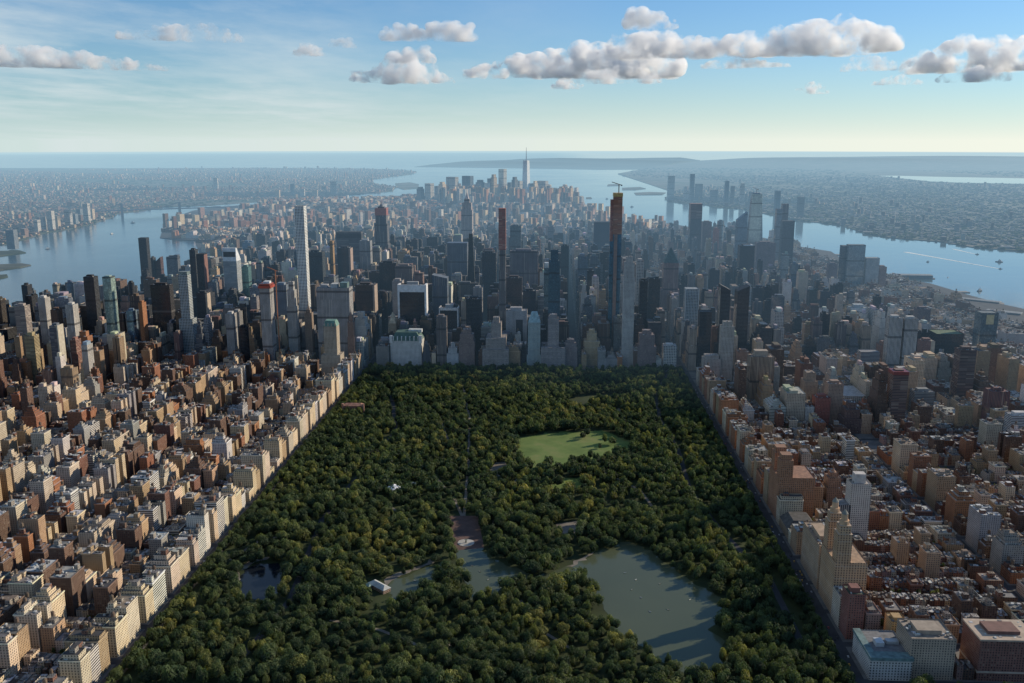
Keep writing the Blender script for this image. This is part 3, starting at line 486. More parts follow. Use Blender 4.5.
lm('residential_tower', 'lower pale stone block in front of the pale flat-crowned tower', 'the lower pale block', 704, 721, 356, -140, 36, 'stone', (.42, .37, .33), 'setback', tiers=[(1., .9), (.8, 1.)])
lm('residential_tower', 'brown brick tower right of the pale flat-crowned tower', 'the brown tower', 738, 750, 352, -90, 30, 'brick', (.3, .19, .14))
lm('residential_tower', 'massive tan slab with bright sunlit right side beyond right park edge', 'the massive tan slab', 751, 775, 357, -330, 40, 'piers', (.40, .29, .2), 'slab', ph=2.4, phc=(.34, .28, .22))
# --- far right and the river on the right
lm('office_building', 'dark tower before the left twin glass tower on the skyline', 'the dark skyline tower', 740, 755, 246, 1250, 44, 'dark', 'dark', ex=[('white_cap', 'trim', (.25, .9, .2, .8, .98, 1.02), (.5, .52, .53))])
lm('skyscraper', 'tall dark tower with brown unfinished top against the right river', 'the dark brown-topped tower', 691, 702.5, 204, 2350, 60, 'dark', (.05, .055, .075), 'bare', ex=[('unfinished_floors', 'bands', (-.01, 1.01, -.01, 1.01, .74, 1.003), (.2, .13, .13))])
lm('skyscraper', 'blue glass tower with sloped top left of the tapered glass tower', 'the sloped top glass tower', 738, 748, 212, 2100, 44, 'glass', (.15, .22, .3), 'slant', slope=40)
lm('skyscraper', 'tapered silver glass tower with crane on top by the right river', 'the tapered glass tower', 750, 766, 194, 2119, 60, 'glass', (.26, .32, .36), 'taper', t=.6, base=1.1, crane=22, crc=(.15, .16, .18), ph=1)
lm('skyscraper', 'slim left shaft of the pair of towers right of the tapered glass tower', 'the slim left shaft', 777, 782.5, 209, 2250, 34, 'glass', (.16, .18, .22), 'bare')
lm('skyscraper', 'slim pale shaft behind the dark riverside slab right of the tapered glass tower', 'the slim pale shaft', 783, 789, 204, 2300, 34, 'piers', (.26, .24, .26), 'bare')
lm('skyscraper', 'dark riverside slab in front of the slim pale shaft', 'the dark riverside slab', 783, 795, 221, 1900, 44, 'dark', (.06, .065, .08), 'bare')
lm('office_building', 'brown tower right of the dark brown-topped tower', 'the small brown tower', 703, 712, 222, 2500, 50, 'brick', (.24, .17, .16))
lm('residential_tower', 'rounded grey glass tower near the right river', 'the rounded grey tower', 718, 725, 221, 2500, 44, 'glass', (.2, .24, .27), 'round')
lm('residential_tower', 'reddish tower right of the rounded grey tower', 'the little red tower', 714, 719, 229, 2450, 30, 'brick', (.4, .15, .12))
lm('office_building', 'brown wide block below the tapered glass tower', 'the brown wide block', 757, 776, 243, 1700, 50, 'brick', (.18, .14, .15))
lm('residential_tower', 'dark left tower of the riverside pair at right', 'the dark riverside pair tower', 843, 848.5, 246, 1472, 40, 'glass', (.09, .11, .14), 'bare')
lm('residential_tower', 'broad silver glass tower of the riverside pair at right', 'the broad silver pair tower', 849, 866, 245, 1450, 34, 'glass', (.24, .29, .33), 'bare')
lm('residential_tower', 'white patterned tower right of the riverside pair', 'the white patterned tower', 867, 880, 258, 1440, 34, 'grid', (.45, .48, .5), 'bare')
lm('residential_tower', 'brown tower right behind the white patterned tower', 'the brown riverside tower', 880, 887, 267, 1460, 34, 'brick', (.25, .18, .17))
lm('residential_tower', 'brown slab tower before the white patterned tower', 'the brown slab tower', 829, 838, 264, 1300, 30, 'brick', (.2, .17, .18))
lm('office_building', 'plain pale blue white block with small penthouse right of centre', 'the pale plain block', 851, 869, 308, 760, 44, 'trim', (.48, .53, .56), 'slab', ph=2.)
lm('residential_tower', 'left of two white slab towers with rounded roofs at right', 'the left white slab tower', 890, 903.5, 318, -100, 28, 'piers', (.55, .53, .5))
lm('residential_tower', 'right of two white slab towers with rounded roofs at right', 'the right white slab tower', 905.5, 919, 319, -100, 28, 'piers', (.57, .55, .52))
lm('residential_tower', 'dark brown tower behind the right white slab tower', 'the dark brown back tower', 918, 931, 309, 450, 34, 'brick', (.14, .11, .12))
lm('residential_tower', 'brown tower with bright sunlit cream right side beside the two white slabs', 'the cream sided tower', 922, 935, 341, -10, 30, 'brick', (.24, .14, .12), ex=[('end_wall', 'trim', (.72, 1.02, -.02, 1.02, 0, .99), (.5, .45, .34))])  # lit right side imitated by a cream coloured end wall
lm('office_building', 'black glass box block with green roof at right', 'the black box block', 937, 964, 334, 30, 60, 'dark', 'black', 'bare', rc=(.09, .13, .06))
lm('residential_tower', 'glass tower with golden reflecting top by the right waterfront', 'the golden topped glass tower', 982, 999, 313, 60, 40, 'glass', (.13, .18, .21), 'bare', ex=[('golden_reflection', 'trim', (.3, .75, -.01, .06, .8, .97), (.5, .42, .24))])  # gold reflection painted as a matte panel near the top
lm('residential_tower', 'dark banded brown tower at right with pale low annex', 'the dark banded tower', 961, 977, 350, -300, 34, 'bands', (.13, .085, .075))
lm('residential_tower', 'red brick tower of vertical shafts near the right edge', 'the red shaft tower', 992, 1011, 389, -500, 36, 'piers', (.21, .085, .075), 'setback', tiers=[(1, .94), (.5, 1.)])
lm('residential_tower', 'dark glass and brick tower with red cap right of the grey slab', 'the red capped tower', 894, 909, 373, -480, 32, 'bands', (.2, .13, .11), ex=[('red_cap', 'metal', (-.02, 1.02, -.02, 1.02, .96, 1.02), (.22, .05, .045))])
lm('residential_tower', 'brown tower with copper dome top left of the two white slabs', 'the brown domed tower', 881, 895, 342, -20, 34, 'brick', (.2, .12, .095), 'setback', tiers=[(1, .9), (.7, 1.)])
lm('office_building', 'plain grey concrete slab with blank face at right centre', 'the blank grey slab', 861, 880, 352, -100, 30, 'bands', (.3, .3, .31), 'bare')
lm('residential_tower', 'white balconied slab cut by the right edge of the picture', 'the white edge slab', 1012, 1034, 416, -580, 30, 'bands', (.6, .58, .57))
lm('residential_tower', 'slim brown tower of dark shafts beyond the concert hall roofs', 'the slim brown shaft tower', 814, 823, 318, 150, 30, 'piers', (.2, .14, .13), 'setback', tiers=[(1, .92), (.6, 1.)])
lm('residential_tower', 'slim brown stepped tower right of the slim brown shaft tower', 'the brown stepped shaft', 838, 847, 322, 150, 30, 'piers', (.2, .15, .145), 'setback', tiers=[(1, .92), (.6, 1.)])
lm('residential_tower', 'tan stepped apartment tower with terraces left of the concert hall', 'the tan terraced tower', 806, 818, 373, -380, 34, 'brick', (.36, .27, .2), 'setback', tiers=[(1.1, .8), (.8, 1.)])
lm('residential_tower', 'red brick block with rounded top in front of the concert hall', 'the red rounded block', 816, 831, 398, -470, 30, 'brick', (.3, .1, .075), 'slab')
lm('residential_tower', 'tan block right of the red rounded block', 'the tan block', 829, 844, 384, -450, 30, 'brick', (.36, .25, .19))
lm('residential_tower', 'dark stepped brown tower in front of the white colonnaded hall', 'the dark stepped brown tower', 846, 862, 404, -520, 36, 'brick', (.13, .08, .07), 'setback', tiers=[(1.15, .5), (.9, .8), (.5, 1.)])
lm('concert_hall', 'long white hall with flat roof and tall white columns', 'the white colonnaded hall', 844, 866, 396, -400, 90, 'grid', (.6, .57, .52), 'bare', rc=(.4, .38, .36))
lm('residential_tower', 'red brick dark tower standing before the red shaft tower', 'the red dark tower', 920, 934, 395, -400, 30, 'brick', (.22, .11, .1))
lm('residential_tower', 'grey balconied tower right of the red capped tower', 'the grey balconied tower', 915, 935, 392, -420, 30, 'bands', (.27, .28, .28))
# --- right park edge
XE = 446
lm('apartment_house', 'orange brick twin towered apartment house at the right park edge', 'the orange twin towered house', 785, 822, 456, -985, 62, 'brick', (.40, .2, .11), 'twin', mid=.66, tw=.36, X0=XE)
lm('residential_tower', 'tan brick tower with domed cap behind the orange twin towered house', 'the tan domed tower', 829, 842, 474, -930, 26, 'brick', (.33, .19, .12), 'setback', tiers=[(1.2, .6), (1, .88), (.6, 1.)], spire=9)
lm('apartment_house', 'gabled brown apartment house with steep dark roofs and chimneys', 'the gabled brown house', 797, 828, 524, -1065, 58, 'brick', (.3, .22, .14), 'mansard', pyr=13, pc=(.075, .07, .065), dorm=6, inset=.2, X0=XE)
lm('apartment_house', 'long cream apartment block left of the twin towered house with lantern tops', 'the long cream block', 812, 834, 546, -1222, 84, 'stone', (.46, .33, .22), 'slab', X0=XE)
lm('residential_tower', 'tall white apartment tower with vertical bays rising above the right rowhouses', 'the tall white bay tower', 852, 872, 484, -1085, 26, 'brick', (.56, .5, .44), 'slab', ph=2.6, phc=(.5, .46, .42))
lm('residential_tower', 'grey brick block attached left of the tall white bay tower', 'the grey attached block', 838, 851, 505, -1085, 26, 'piers', (.34, .31, .29), 'bare')
lm('apartment_house', 'cream twin towered apartment house with temple lantern tops at right park edge', 'the lantern towered house', 829, 862, 527, -1292, 62, 'stone', (.52, .34, .2), 'twin', mid=.6, tw=.44, lantern=1, X0=XE)
lm('apartment_house', 'red brick and glass apartment tower with green roof at right park edge', 'the green roofed red tower', 838, 855, 594, -1352, 26, 'brick', (.26, .11, .085), 'slab', rc=(.07, .09, .06), X0=XE)
lm('museum', 'low white stone museum with green copper rim roof and rooftop units', 'the low white museum', 868, 910, 658, -1440, 62, 'stone', (.55, .53, .5), 'bare', rc=(.16, .16, .165), ex=[('copper_roof', 'roof', (-.02, 1.02, -.03, .2, .9, 1.03), (.12, .19, .19)), ('copper_roof', 'roof', (-.02, .16, .2, 1.02, .9, 1.03), (.12, .19, .19)), ('rooftop_unit', 'metal', (.3, .5, .4, .6, .9, 1.15), (.5, .5, .5)), ('rooftop_unit', 'metal', (.6, .9, .5, .62, .9, 1.1), (.4, .4, .4))], X0=XE)
lm('apartment_house', 'wide cream apartment block with cluttered roof right of the low white museum', 'the wide cream block', 912, 957, 639, -1436, 46, 'brick', (.38, .31, .24), 'slab', ph=.8)
lm('apartment_house', 'red brown apartment block with pale trim at the bottom right corner', 'the corner red block', 981, 1040, 640, -1436, 46, 'brick', (.2, .1, .08), 'slab', ph=.8, ex=[('pale_band', 'trim', (-.01, 1.01, -.01, 1.01, .2, .24), (.45, .36, .28)), ('cornice', 'trim', (-.012, 1.012, -.012, 1.012, .96, 1.0), (.42, .33, .25))])
lm('apartment_house', 'narrow yellow tan block behind the low white museum', 'the narrow tan block', 892, 908, 622, -1372, 24, 'brick', (.5, .33, .15), 'slab', ph=.5)
# --- far skyline by the harbour, and the towers over the rivers
ORDW = ['first', 'second', 'third', 'fourth', 'fifth', 'sixth', 'seventh', 'eighth', 'ninth', 'tenth', 'eleventh', 'twelfth', 'thirteenth', 'fourteenth', 'fifteenth', 'sixteenth', 'seventeenth', 'eighteenth', 'nineteenth', 'twentieth']
FARL = [(416, 421, 187, 6500), (424, 431, 183.5, 6500), (434, 438, 186, 6400), (438, 443, 182, 6600), (445, 456, 177, 6800), (461, 471, 176, 6900), (475, 482, 180, 6700), (484, 487, 183, 6500), (487, 490, 178.5, 6600), (490.3, 494, 174.5, 6600), (498, 504, 169, 6800), (507, 511, 182.5, 6700), (511.3, 515, 177, 6500), (515.4, 520, 181, 6600), (528, 532, 183.5, 6700), (532.4, 535, 181, 6700), (536, 546, 181, 6900), (547, 555, 188, 6800), (559, 563, 193, 6700)]
for n, (a, b, r, Y) in enumerate(FARL):
    cc = ['slate', 'white', 'steel', 'cream', 'pale', 'blue'][n % 6]; lm('harbour_tower', f"distant {CW[cc]} tower, {ORDW[n]} from the left in the far harbour skyline", 'x', a, b, r, Y, 60, ['piers', 'piers', 'glass', 'stone'][n % 4], cc, 'bare' if n % 3 else 'setback', tiers=[(1.2, .5), (1, .9), (.7, 1.)], far=1, rot=-.5)
lm('skyscraper', 'tallest silver glass tower of the far harbour skyline, tapering to a mast', 'x', 521, 528, 160.5, 6672, 62, 'trim', (.6, .64, .66), 'taper', t=.68, mast=124, far=1, rot=-.55)
JCL = [(668, 675, 176, 7359), (690.5, 695, 174, 7400), (696, 703, 184, 7300), (684, 689, 190, 7300), (711, 718, 190, 7000), (725.5, 729.5, 181, 6700), (731, 735, 186, 6800), (741, 745, 183.5, 6600), (750, 754, 192, 6000), (776, 781, 191, 5600), (799, 805, 197, 5200)]
for n, (a, b, r, Y) in enumerate(JCL):
    cc = ['steel', 'blue', 'slate', 'pale'][n % 4]; lm('riverside_tower', f"{CW[cc]} tower, {ORDW[n]} from the left on the far right riverbank", 'x', a, b, r, Y, 50, ['glass', 'piers'][n % 2], cc, 'bare', far=1)
LICL = [(5, 13, 230, 250), (46, 51, 211, 231), (53, 57, 216, 229), (63.5, 69, 210, 228), (72, 75, 214, 226), (82, 87, 203.5, 223), (88, 92, 209, 220), (40, 43, 217, 231), (76, 80, 209, 221), (33, 37, 220, 233), (312, 317, 190, 197), (330, 336, 181.5, 195), (290, 293, 184, 196), (300, 304, 189, 197), (275, 279, 190, 199), (213, 217, 178, 190)]
LICL = [(a_, b_, r_, G((a_ + b_) / 2, g_)[1]) for a_, b_, r_, g_ in LICL]
rk = {n: i for i, n in enumerate(sorted(range(len(LICL)), key=lambda n: LICL[n][0]))}
for n, (a, b, r, Y) in enumerate(LICL):
    cc = ['steel', 'white', 'cream', 'pale'][n % 4]; lm('riverside_tower', f"{CW[cc]} tower on the far left shore, {ORDW[rk[n]]} from the left", 'x', a, b, r, Y, 40, ['grid', 'piers'][n % 2], cc, 'bare', far=1)

def cyl_lantern(L, x, y, z, w, col):
    m = part(L, 'lantern', 'trim'); m.cyl(x, y, w * .36, w * .34, z, z + w * .3, col, n=10); m.cyl(x, y, w * .24, w * .22, z + w * .3, z + w * .75, tuple(c * 1.1 for c in col), n=8); m.cyl(x, y, w * .24, .2, z + w * .75, z + w * 1.1, (.2, .2, .17), n=8, cap=False)
def landmark(q):
    L = []; w = q['x1'] - q['x0']; d = q['dep']; h = q['h']; col = q['col']; kd = q['kind']; x0, x1, y0, y1 = -w / 2, w / 2, 0, d; mat = q['mat']
    W = part(L, 'wall', mat); R = part(L, 'roof', 'roof'); rc = q.get('rc', tuple(c * .6 + .03 for c in col)); B2 = q['base']
    if B2 > 1 and kd not in ('setback', 'taper'): # a wider lower part
        e = w * (B2 - 1) / 2; W.walls(x0 - e, x1 + e, y0 - e * .6, y1 + e * .6, 0, h * q.get('bh', .35), col); R.top(x0 - e, x1 + e, y0 - e * .6, y1 + e * .6, h * q.get('bh', .35) - 1, rc); zb = h * q.get('bh', .35) - 2
    else: zb = 0
    def bulk(a, b, c, e, z0, z1, cc=None, nm='penthouse', mt='trim'):
        m = part(L, nm, mt); m.box(x0 + w * a, x0 + w * b, y0 + d * c, y0 + d * e, z0, z1, cc or tuple(v * .8 for v in col)); return m
    if kd == 'slab':
        W.walls(x0, x1, y0, y1, zb, h, col); R.top(x0, x1, y0, y1, h - 1.5, rc); clutter(R, x0, x1, y0, y1, h - 1.5, 5 + int(w * d / 80))
        if q.get('ph', 1): bulk(.2, .75, .25, .75, h - 1.5, h + q.get('ph', 1) * 5, q.get('phc'))
    elif kd == 'bare': W.walls(x0, x1, y0, y1, zb, h, col); R.top(x0, x1, y0, y1, h - 1., rc)
    elif kd == 'setback':
        fr = q.get('tiers', [(B2, .42), ((1 + B2) / 2, .62), (1, .9), (.62, 1.)]); z = 0
        for s, t in fr:
            X0, X1, Y0, Y1 = x0 * s, x1 * s, d / 2 - d / 2 * s, d / 2 + d / 2 * s; W.walls(X0, X1, Y0, Y1, max(0, z - 1), h * t, col); R.top(X0, X1, Y0, Y1, h * t - 1, rc); clutter(R, X0, X1, Y0, Y1, h * t - 1, 4); z = h * t
        X, Yc = (X0 + X1) / 2, (Y0 + Y1) / 2
        if q.get('spire'): m = part(L, 'spire', 'trim'); m.cyl(X, Yc, (X1 - X0) * .4, (X1 - X0) * .1, h - 1, h + q['spire'] * .45, col, n=8); m.cyl(X, Yc, (X1 - X0) * .1, .2, h + q['spire'] * .45, h + q['spire'], col, n=6)
        if q.get('pyr'): m = part(L, 'pyramid_roof', 'roof'); m.walls(X0 - .4, X1 + .4, Y0 - .4, Y1 + .4, h, h + q['pyr'], q.get('pc', C['copper']), T=(X - 1, X + 1, Yc - 1, Yc + 1))
    elif kd == 'pyr':
        hp = q['pyr']; W.walls(x0, x1, y0, y1, zb, h - hp, col); R.top(x0, x1, y0, y1, h - hp - .6, rc); m = part(L, 'pyramid_roof', 'roof'); t = q.get('pt', .12); m.walls(x0 + .6, x1 - .6, y0 + .6, y1 - .6, h - hp - .5, h, q.get('pc', C['copper']), T=(x0 * t, x1 * t, d / 2 - d / 2 * t, d / 2 + d / 2 * t)); m.top(x0 * t, x1 * t, d / 2 - d / 2 * t, d / 2 + d / 2 * t, h, q.get('pc', C['copper']))
    elif kd == 'mansard':
        hp = q['pyr']; W.walls(x0, x1, y0, y1, zb, h - hp, col); m = part(L, 'mansard_roof', 'roof'); pc = q.get('pc', C['copper']); i = q.get('inset', .12); m.walls(x0 - .5, x1 + .5, y0 - .5, y1 + .5, h - hp, h, pc, T=(x0 + w * i, x1 - w * i, y0 + d * i, y1 - d * i)); R.top(x0 + w * i, x1 - w * i, y0 + d * i, y1 - d * i, h - .02, pc)
        for t in np.linspace(.1, .9, q.get('dorm', 6)):
            m = part(L, 'dormer', 'trim'); m.box(x0 + w * t - 1.2, x0 + w * t + 1.2, y0 - .2, y0 + d * i * .6, h - hp + .5, h - hp * .45, col)
    elif kd == 'wedge':
        hs = q['slope']; a, b = (x0, y0), (x1, y0); W.walls(x0, x1, y0, y1, zb, h - hs, col); m = part(L, 'wedge_crown', 'trim'); z = h - hs + .01; ym = y0 + d * .22; cc = q.get('cc', col)
        m.walls(x0, x1, y0, ym, z, h, cc); m.top(x0, x1, y0, ym, h, cc); m.quad((x0, ym, h), (x1, ym, h), (x1, y1, z), (x0, y1, z), cc); m.poly([(x1, ym, z), (x1, y1, z), (x1, ym, h)], cc); m.poly([(x0, y1, z), (x0, ym, z), (x0, ym, h)], cc)
        m2 = part(L, 'louvre_band', 'metal'); m2.box(x0 + w * .06, x1 - w * .06, y0 - .6, y0 - .1, h - hs * .68, h - hs * .28, (.05, .055, .06), under=True)
    elif kd == 'taper':
        t = q.get('t', .6); sx = q.get('sx', 0) * w; T = (x0 * t + sx, x1 * t + sx, d / 2 - d / 2 * t, d / 2 + d / 2 * t); f = B2; W.walls(x0 * f, x1 * f, d / 2 - d / 2 * f, d / 2 + d / 2 * f, 0, h, col, T=T); R.top(*T, h - .01, rc)
        if q.get('ph', 0): m = part(L, 'penthouse', 'trim'); m.box(T[0] * .6, T[1] * .6, T[2] + 3, T[3] - 3, h, h + q['ph'] * 5, q.get('phc', col))
    elif kd == 'slant':
        hs = q['slope']; s = q.get('dir', 1); zl, zr = (h - hs, h) if s > 0 else (h, h - hs); cs = [(x0, y0, zl), (x1, y0, zr), (x1, y1, zr), (x0, y1, zl)]
        for j in range(4):
            a, b = cs[j], cs[(j + 1) % 4]; l = math.hypot(b[0] - a[0], b[1] - a[1]); W.quad((a[0], a[1], zb), (b[0], b[1], zb), b, a, col, 0, [(0, zb), (l, zb), (l, b[2]), (0, a[2])])
        R.quad(*cs, rc)
    elif kd == 'round':
        W.cyl(0, d / 2, w / 2, w / 2, zb, h, col, n=20, cap=False); R.cyl(0, d / 2, w / 2 - .1, w / 2 - .1, h - 1.5, h - 1., rc, n=20); bulk(.3, .7, .3, .7, h - 1., h + 5)
    elif kd == 'framed':
        W.walls(x0, x1, y0, y1, zb, h, col); R.top(x0, x1, y0, y1, h - 2, rc); fc = q['fc']; t = w * q.get('ft', .06); m = part(L, 'frame', 'trim')
        for a, b in ((x0 - .5, x0 + t), (x1 - t, x1 + .5)): m.box(a, b, y0 - 1., y1 + .5, 0, h + .4, fc)
        m.box(x0 + t, x1 - t, y0 - .9, y0 + 2, h * q.get('fb', .9), h + .4, fc, under=True); clutter(R, x0 + t, x1 - t, y0 + 3, y1, h - 1.9, 8, (.5, .5, .5)); bulk(.3, .7, .4, .8, h - 1.9, h + 7, (.3, .3, .3))
    elif kd == 'twin':
        W.walls(x0, x1, y0, y1, zb, h * q.get('mid', .6), col); R.top(x0, x1, y0, y1, h * q.get('mid', .6) - 1, rc)
        tw = w * q.get('tw', .3); mz = h * q.get('mid', .6) - 1.1
        for ya in (y0 + 1.5, y1 - tw - 1.5): # the towers stand one behind the other along the avenue
            m = part(L, 'tower', mat); xa = x0 + 1.5; m.walls(xa, xa + tw, ya, ya + tw, mz, mz + (h - mz) * .78, col); m.top(xa, xa + tw, ya, ya + tw, mz + (h - mz) * .78, rc); i = tw * .1; m.walls(xa + i, xa + tw - i, ya + i, ya + tw - i, mz + (h - mz) * .78 - .5, h, col); m.top(xa + i, xa + tw - i, ya + i, ya + tw - i, h, rc)
            if q.get('lantern'): cyl_lantern(L, xa + tw / 2, ya + tw / 2, h, tw, col)
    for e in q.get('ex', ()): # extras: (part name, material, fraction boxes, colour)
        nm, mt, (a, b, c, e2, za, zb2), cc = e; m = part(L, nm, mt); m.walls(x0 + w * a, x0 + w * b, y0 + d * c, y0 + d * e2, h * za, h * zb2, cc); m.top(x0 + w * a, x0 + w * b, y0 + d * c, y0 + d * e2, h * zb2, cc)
    if q.get('mast'): m = part(L, 'antenna', 'metal'); m.cyl(0, d / 2, 1.3 if not q.get('far') else 4, .35 if not q.get('far') else 1.6, h - 2, h + q['mast'], (.45, .45, .47), n=6)
    if q.get('crane'):
        z = h + q['crane']; m = part(L, 'crane', 'metal'); cc = q.get('crc', (.35, .1, .05)); cx = q.get('crx', 0) * w; m.bar((cx, d / 2, h * q.get('crb', .95)), (cx, d / 2, z), 1.0, cc); m.bar((cx + 8, d / 2, z - 3), (cx - 20, d / 2 - 6, z + q.get('jib', 10)), .7, cc); m.box(cx + 5, cx + 9, d / 2 - 1.5, d / 2 + 1.5, z - 5, z - 1.5, (.2, .2, .2), under=True)
    return L
def emit(root, L):
    for nm, mt, m in L:
        if m.v: m.build(nm, mt, root)
def merge(dst, L, ox, oy, oz, rot=0.):
    cr, sr = math.cos(rot), math.sin(rot)
    for nm, mt, m in L:
        if not m.v: continue
        b = len(dst.v); k = SM.index(mt); dst.v += [(x * cr - y * sr + ox, x * sr + y * cr + oy, z + oz) for x, y, z in m.v]; dst.f += [tuple(i + b for i in f) for f in m.f]; dst.uv += m.uv; dst.c += m.c; dst.m += [k] * len(m.f)
for q in LMS:
    x, y = (q['x0'] + q['x1']) / 2, q['Y']; o = empty(q['name'], x, y, zc(x, y) + Z0); tag(o, q['label'], q.get('cat', 'tower')); emit(o, landmark(q)); o.rotation_euler.z = q.get('rot', 0.)
# ---------------------------------------------------------------- the street grid and its lots
LOTS = []
EAST = [(-559, -437, '5'), (-705, -583, 'P'), (-869, -747, 'P'), (-1020, -892, 'L'), (-1236, -1050, '3'), (-1452, -1266, '3'), (-1668, -1482, '3'), (-1800, -1698, '3')]
WEST = [(445, 690, 'C'), (720, 965, 'A'), (995, 1190, 'A'), (1220, 1400, 'R'), (1425, 1580, 'R')]
SOUTH = [(-2350, -2130), (-2100, -1910), (-1880, -1700), (-1660, -1482), (-1452, -1266), (-1236, -1050), (-1020, -895), (-865, -747), (-705, -586), (-556, -436), (-404, -156), (-124, 124), (156, 409), (441, 689), (721, 964), (996, 1240), (1270, 1485), (1515, 1620)]
BWAY = [(425, 10), (980, -1045)]; BWAY2 = [(425, 10), (140, 1125), (-140, 2010), (-410, 2900)]
def hit(x0, x1, y0, y1):
    for a, b, c, d in REG:
        if x0 < b and x1 > a and y0 < d and y1 > c: return True
    return False
def add(kind, x0, x1, y0, y1, h, c, mat, **k):
    for a, b, e, f in REG: # trim the lot where a landmark already stands
        if x0 < b and x1 > a and y0 < f and y1 > e:
            o = [(x0, x1, y0, e), (x0, x1, f, y1), (x0, a, y0, y1), (b, x1, y0, y1)]; o = max(o, key=lambda t: (t[1] - t[0]) * (t[3] - t[2]) if t[1] > t[0] and t[3] > t[2] else 0); x0, x1, y0, y1 = o
            if x1 - x0 < 9 or y1 - y0 < 9: return
    if not k.get('far'): h = cap_height(x0, x1, y0, h)
    if kind.endswith('tower') and h < 34: kind = 'apartment_building'; k = dict(rc=1, step=False, court=False, side=1, corn=False, tanks=1, row=None); mat = 'brick'; c = c if c in ('red', 'brown', 'tan', 'cream', 'grey', 'white', 'pale', 'lime') else 'tan'
    cx, cy = (x0 + x1) / 2, (y0 + y1) / 2
    if segd(cx, cy, BWAY) < 14 + (x1 - x0) / 3 or segd(cx, cy, BWAY2) < 14 + min(x1 - x0, y1 - y0) / 3: return
    LOTS.append(dict(kind=kind, x0=x0, x1=x1, y0=y0, y1=y1, h=h, c=c, mat=mat, w=x1 - x0, d=y1 - y0, **k))
LQ = None
def cap_height(x0, x1, y0, h):
    """keep ordinary buildings from rising in front of the traced towers"""
    global LQ
    if LQ is None:
        R = []
        for q in LMS:
            if q.get('far') or q['h'] < 24: continue
            u0, t, _ = PR(q['x0'], q['Y'], q['h'] + Z0); u1, _, _ = PR(q['x1'], q['Y'], q['h'] + Z0); _, bt, _ = PR(q['x0'], q['Y'], Z0); R.append((u0 - 1, u1 + 1, t, bt, q['Y']))
        LQ = np.array(R)
    u0, r0, _ = PR(x0, y0, Z0); u1, rh, _ = PR(x1, y0, Z0 + h)
    m = (LQ[:, 4] > y0 + 5) & (LQ[:, 0] < u1) & (LQ[:, 1] > u0)
    if not m.any(): return h
    q = LQ[m]; lim = (q[:, 2] + (q[:, 3] - q[:, 2]) * np.where(q[:, 4] - y0 < 900, .5, .25)).max()
    return h if rh >= lim else max(min(h, 15.), h * (r0 - lim) / (r0 - rh))
def split(a, b, lo, hi):
    r = []; t = a
    while b - t > hi * 1.05:
        s = random.uniform(lo, hi)
        if b - t - s < lo: break
        r.append((t, t + s)); t += s
    r.append((t, b)); return r
def apt(x0, x1, y0, y1, h, cols, side=1, step=.5, court=.6, row=None):
    c = random.choice(cols); mat = 'stone' if c in ('cream', 'lime', 'pale') else 'brick'
    if c == 'white' and random.random() < .5: mat = 'bands'
    if h > 78: add('residential_tower', x0 + 1, x1 - 1, y0 + 1, y1 - 1, h, c, mat, rc=random.choice([1, 3, 4]), shape=random.choice(['slab', 'podium', 'two', 'step']), row=row, side=side)
    else: add('apartment_building', x0, x1, y0, y1, h, c, mat, rc=random.choice([0, 1, 1, 2, 3, 4]), step=random.random() < step, court=random.random() < court, side=side, corn=random.random() < .6, tanks=random.choice([0, 1, 1, 2]), row=row)
WARM = ['cream', 'lime', 'red', 'brown', 'rust', 'tan', 'tan', 'cream', 'brown', 'white', 'grey', 'orange', 'lime', 'tan', 'brown']
FIFTH = ['cream', 'cream', 'lime', 'lime', 'tan', 'white', 'cream']; CPWC = ['tan', 'cream', 'brown', 'orange', 'pink', 'lime', 'tan']; ROWC = ['brown', 'red', 'lime', 'tan', 'pink', 'brown', 'rust', 'red']
def rowhouses(x0, x1, y0, y1, hh, cols, w=(5.6, 7.2), bigp=.1):
    mid = (y0 + y1) / 2
    for s, (a, b) in ((1, (y0, mid - 5)), (-1, (mid + 5, y1))):
        base = random.uniform(*hh); t = x0
        while t < x1 - 4:
            if random.random() < bigp and x1 - t > 20:
                ww = random.uniform(14, 20); apt(t, t + ww, a, b, random.choice([20, 24, 30, 38, 46]) * random.uniform(.9, 1.1), WARM, s, .25, 0)
            else:
                ww = min(random.uniform(*w), x1 - t)
                if ww < 4: break
                if random.random() < .16: base = random.uniform(*hh)
                add('townhouse', t, t + ww, a, b, base + random.uniform(-.8, .8), random.choice(cols), 'brick', rc=random.choice([0, 0, 1, 1, 3, 3, 2, 4]), side=s)
            t += ww
PAVE = []
def yb(j): y0 = 3 + ST * j + 9; return y0, y0 + ST - 18
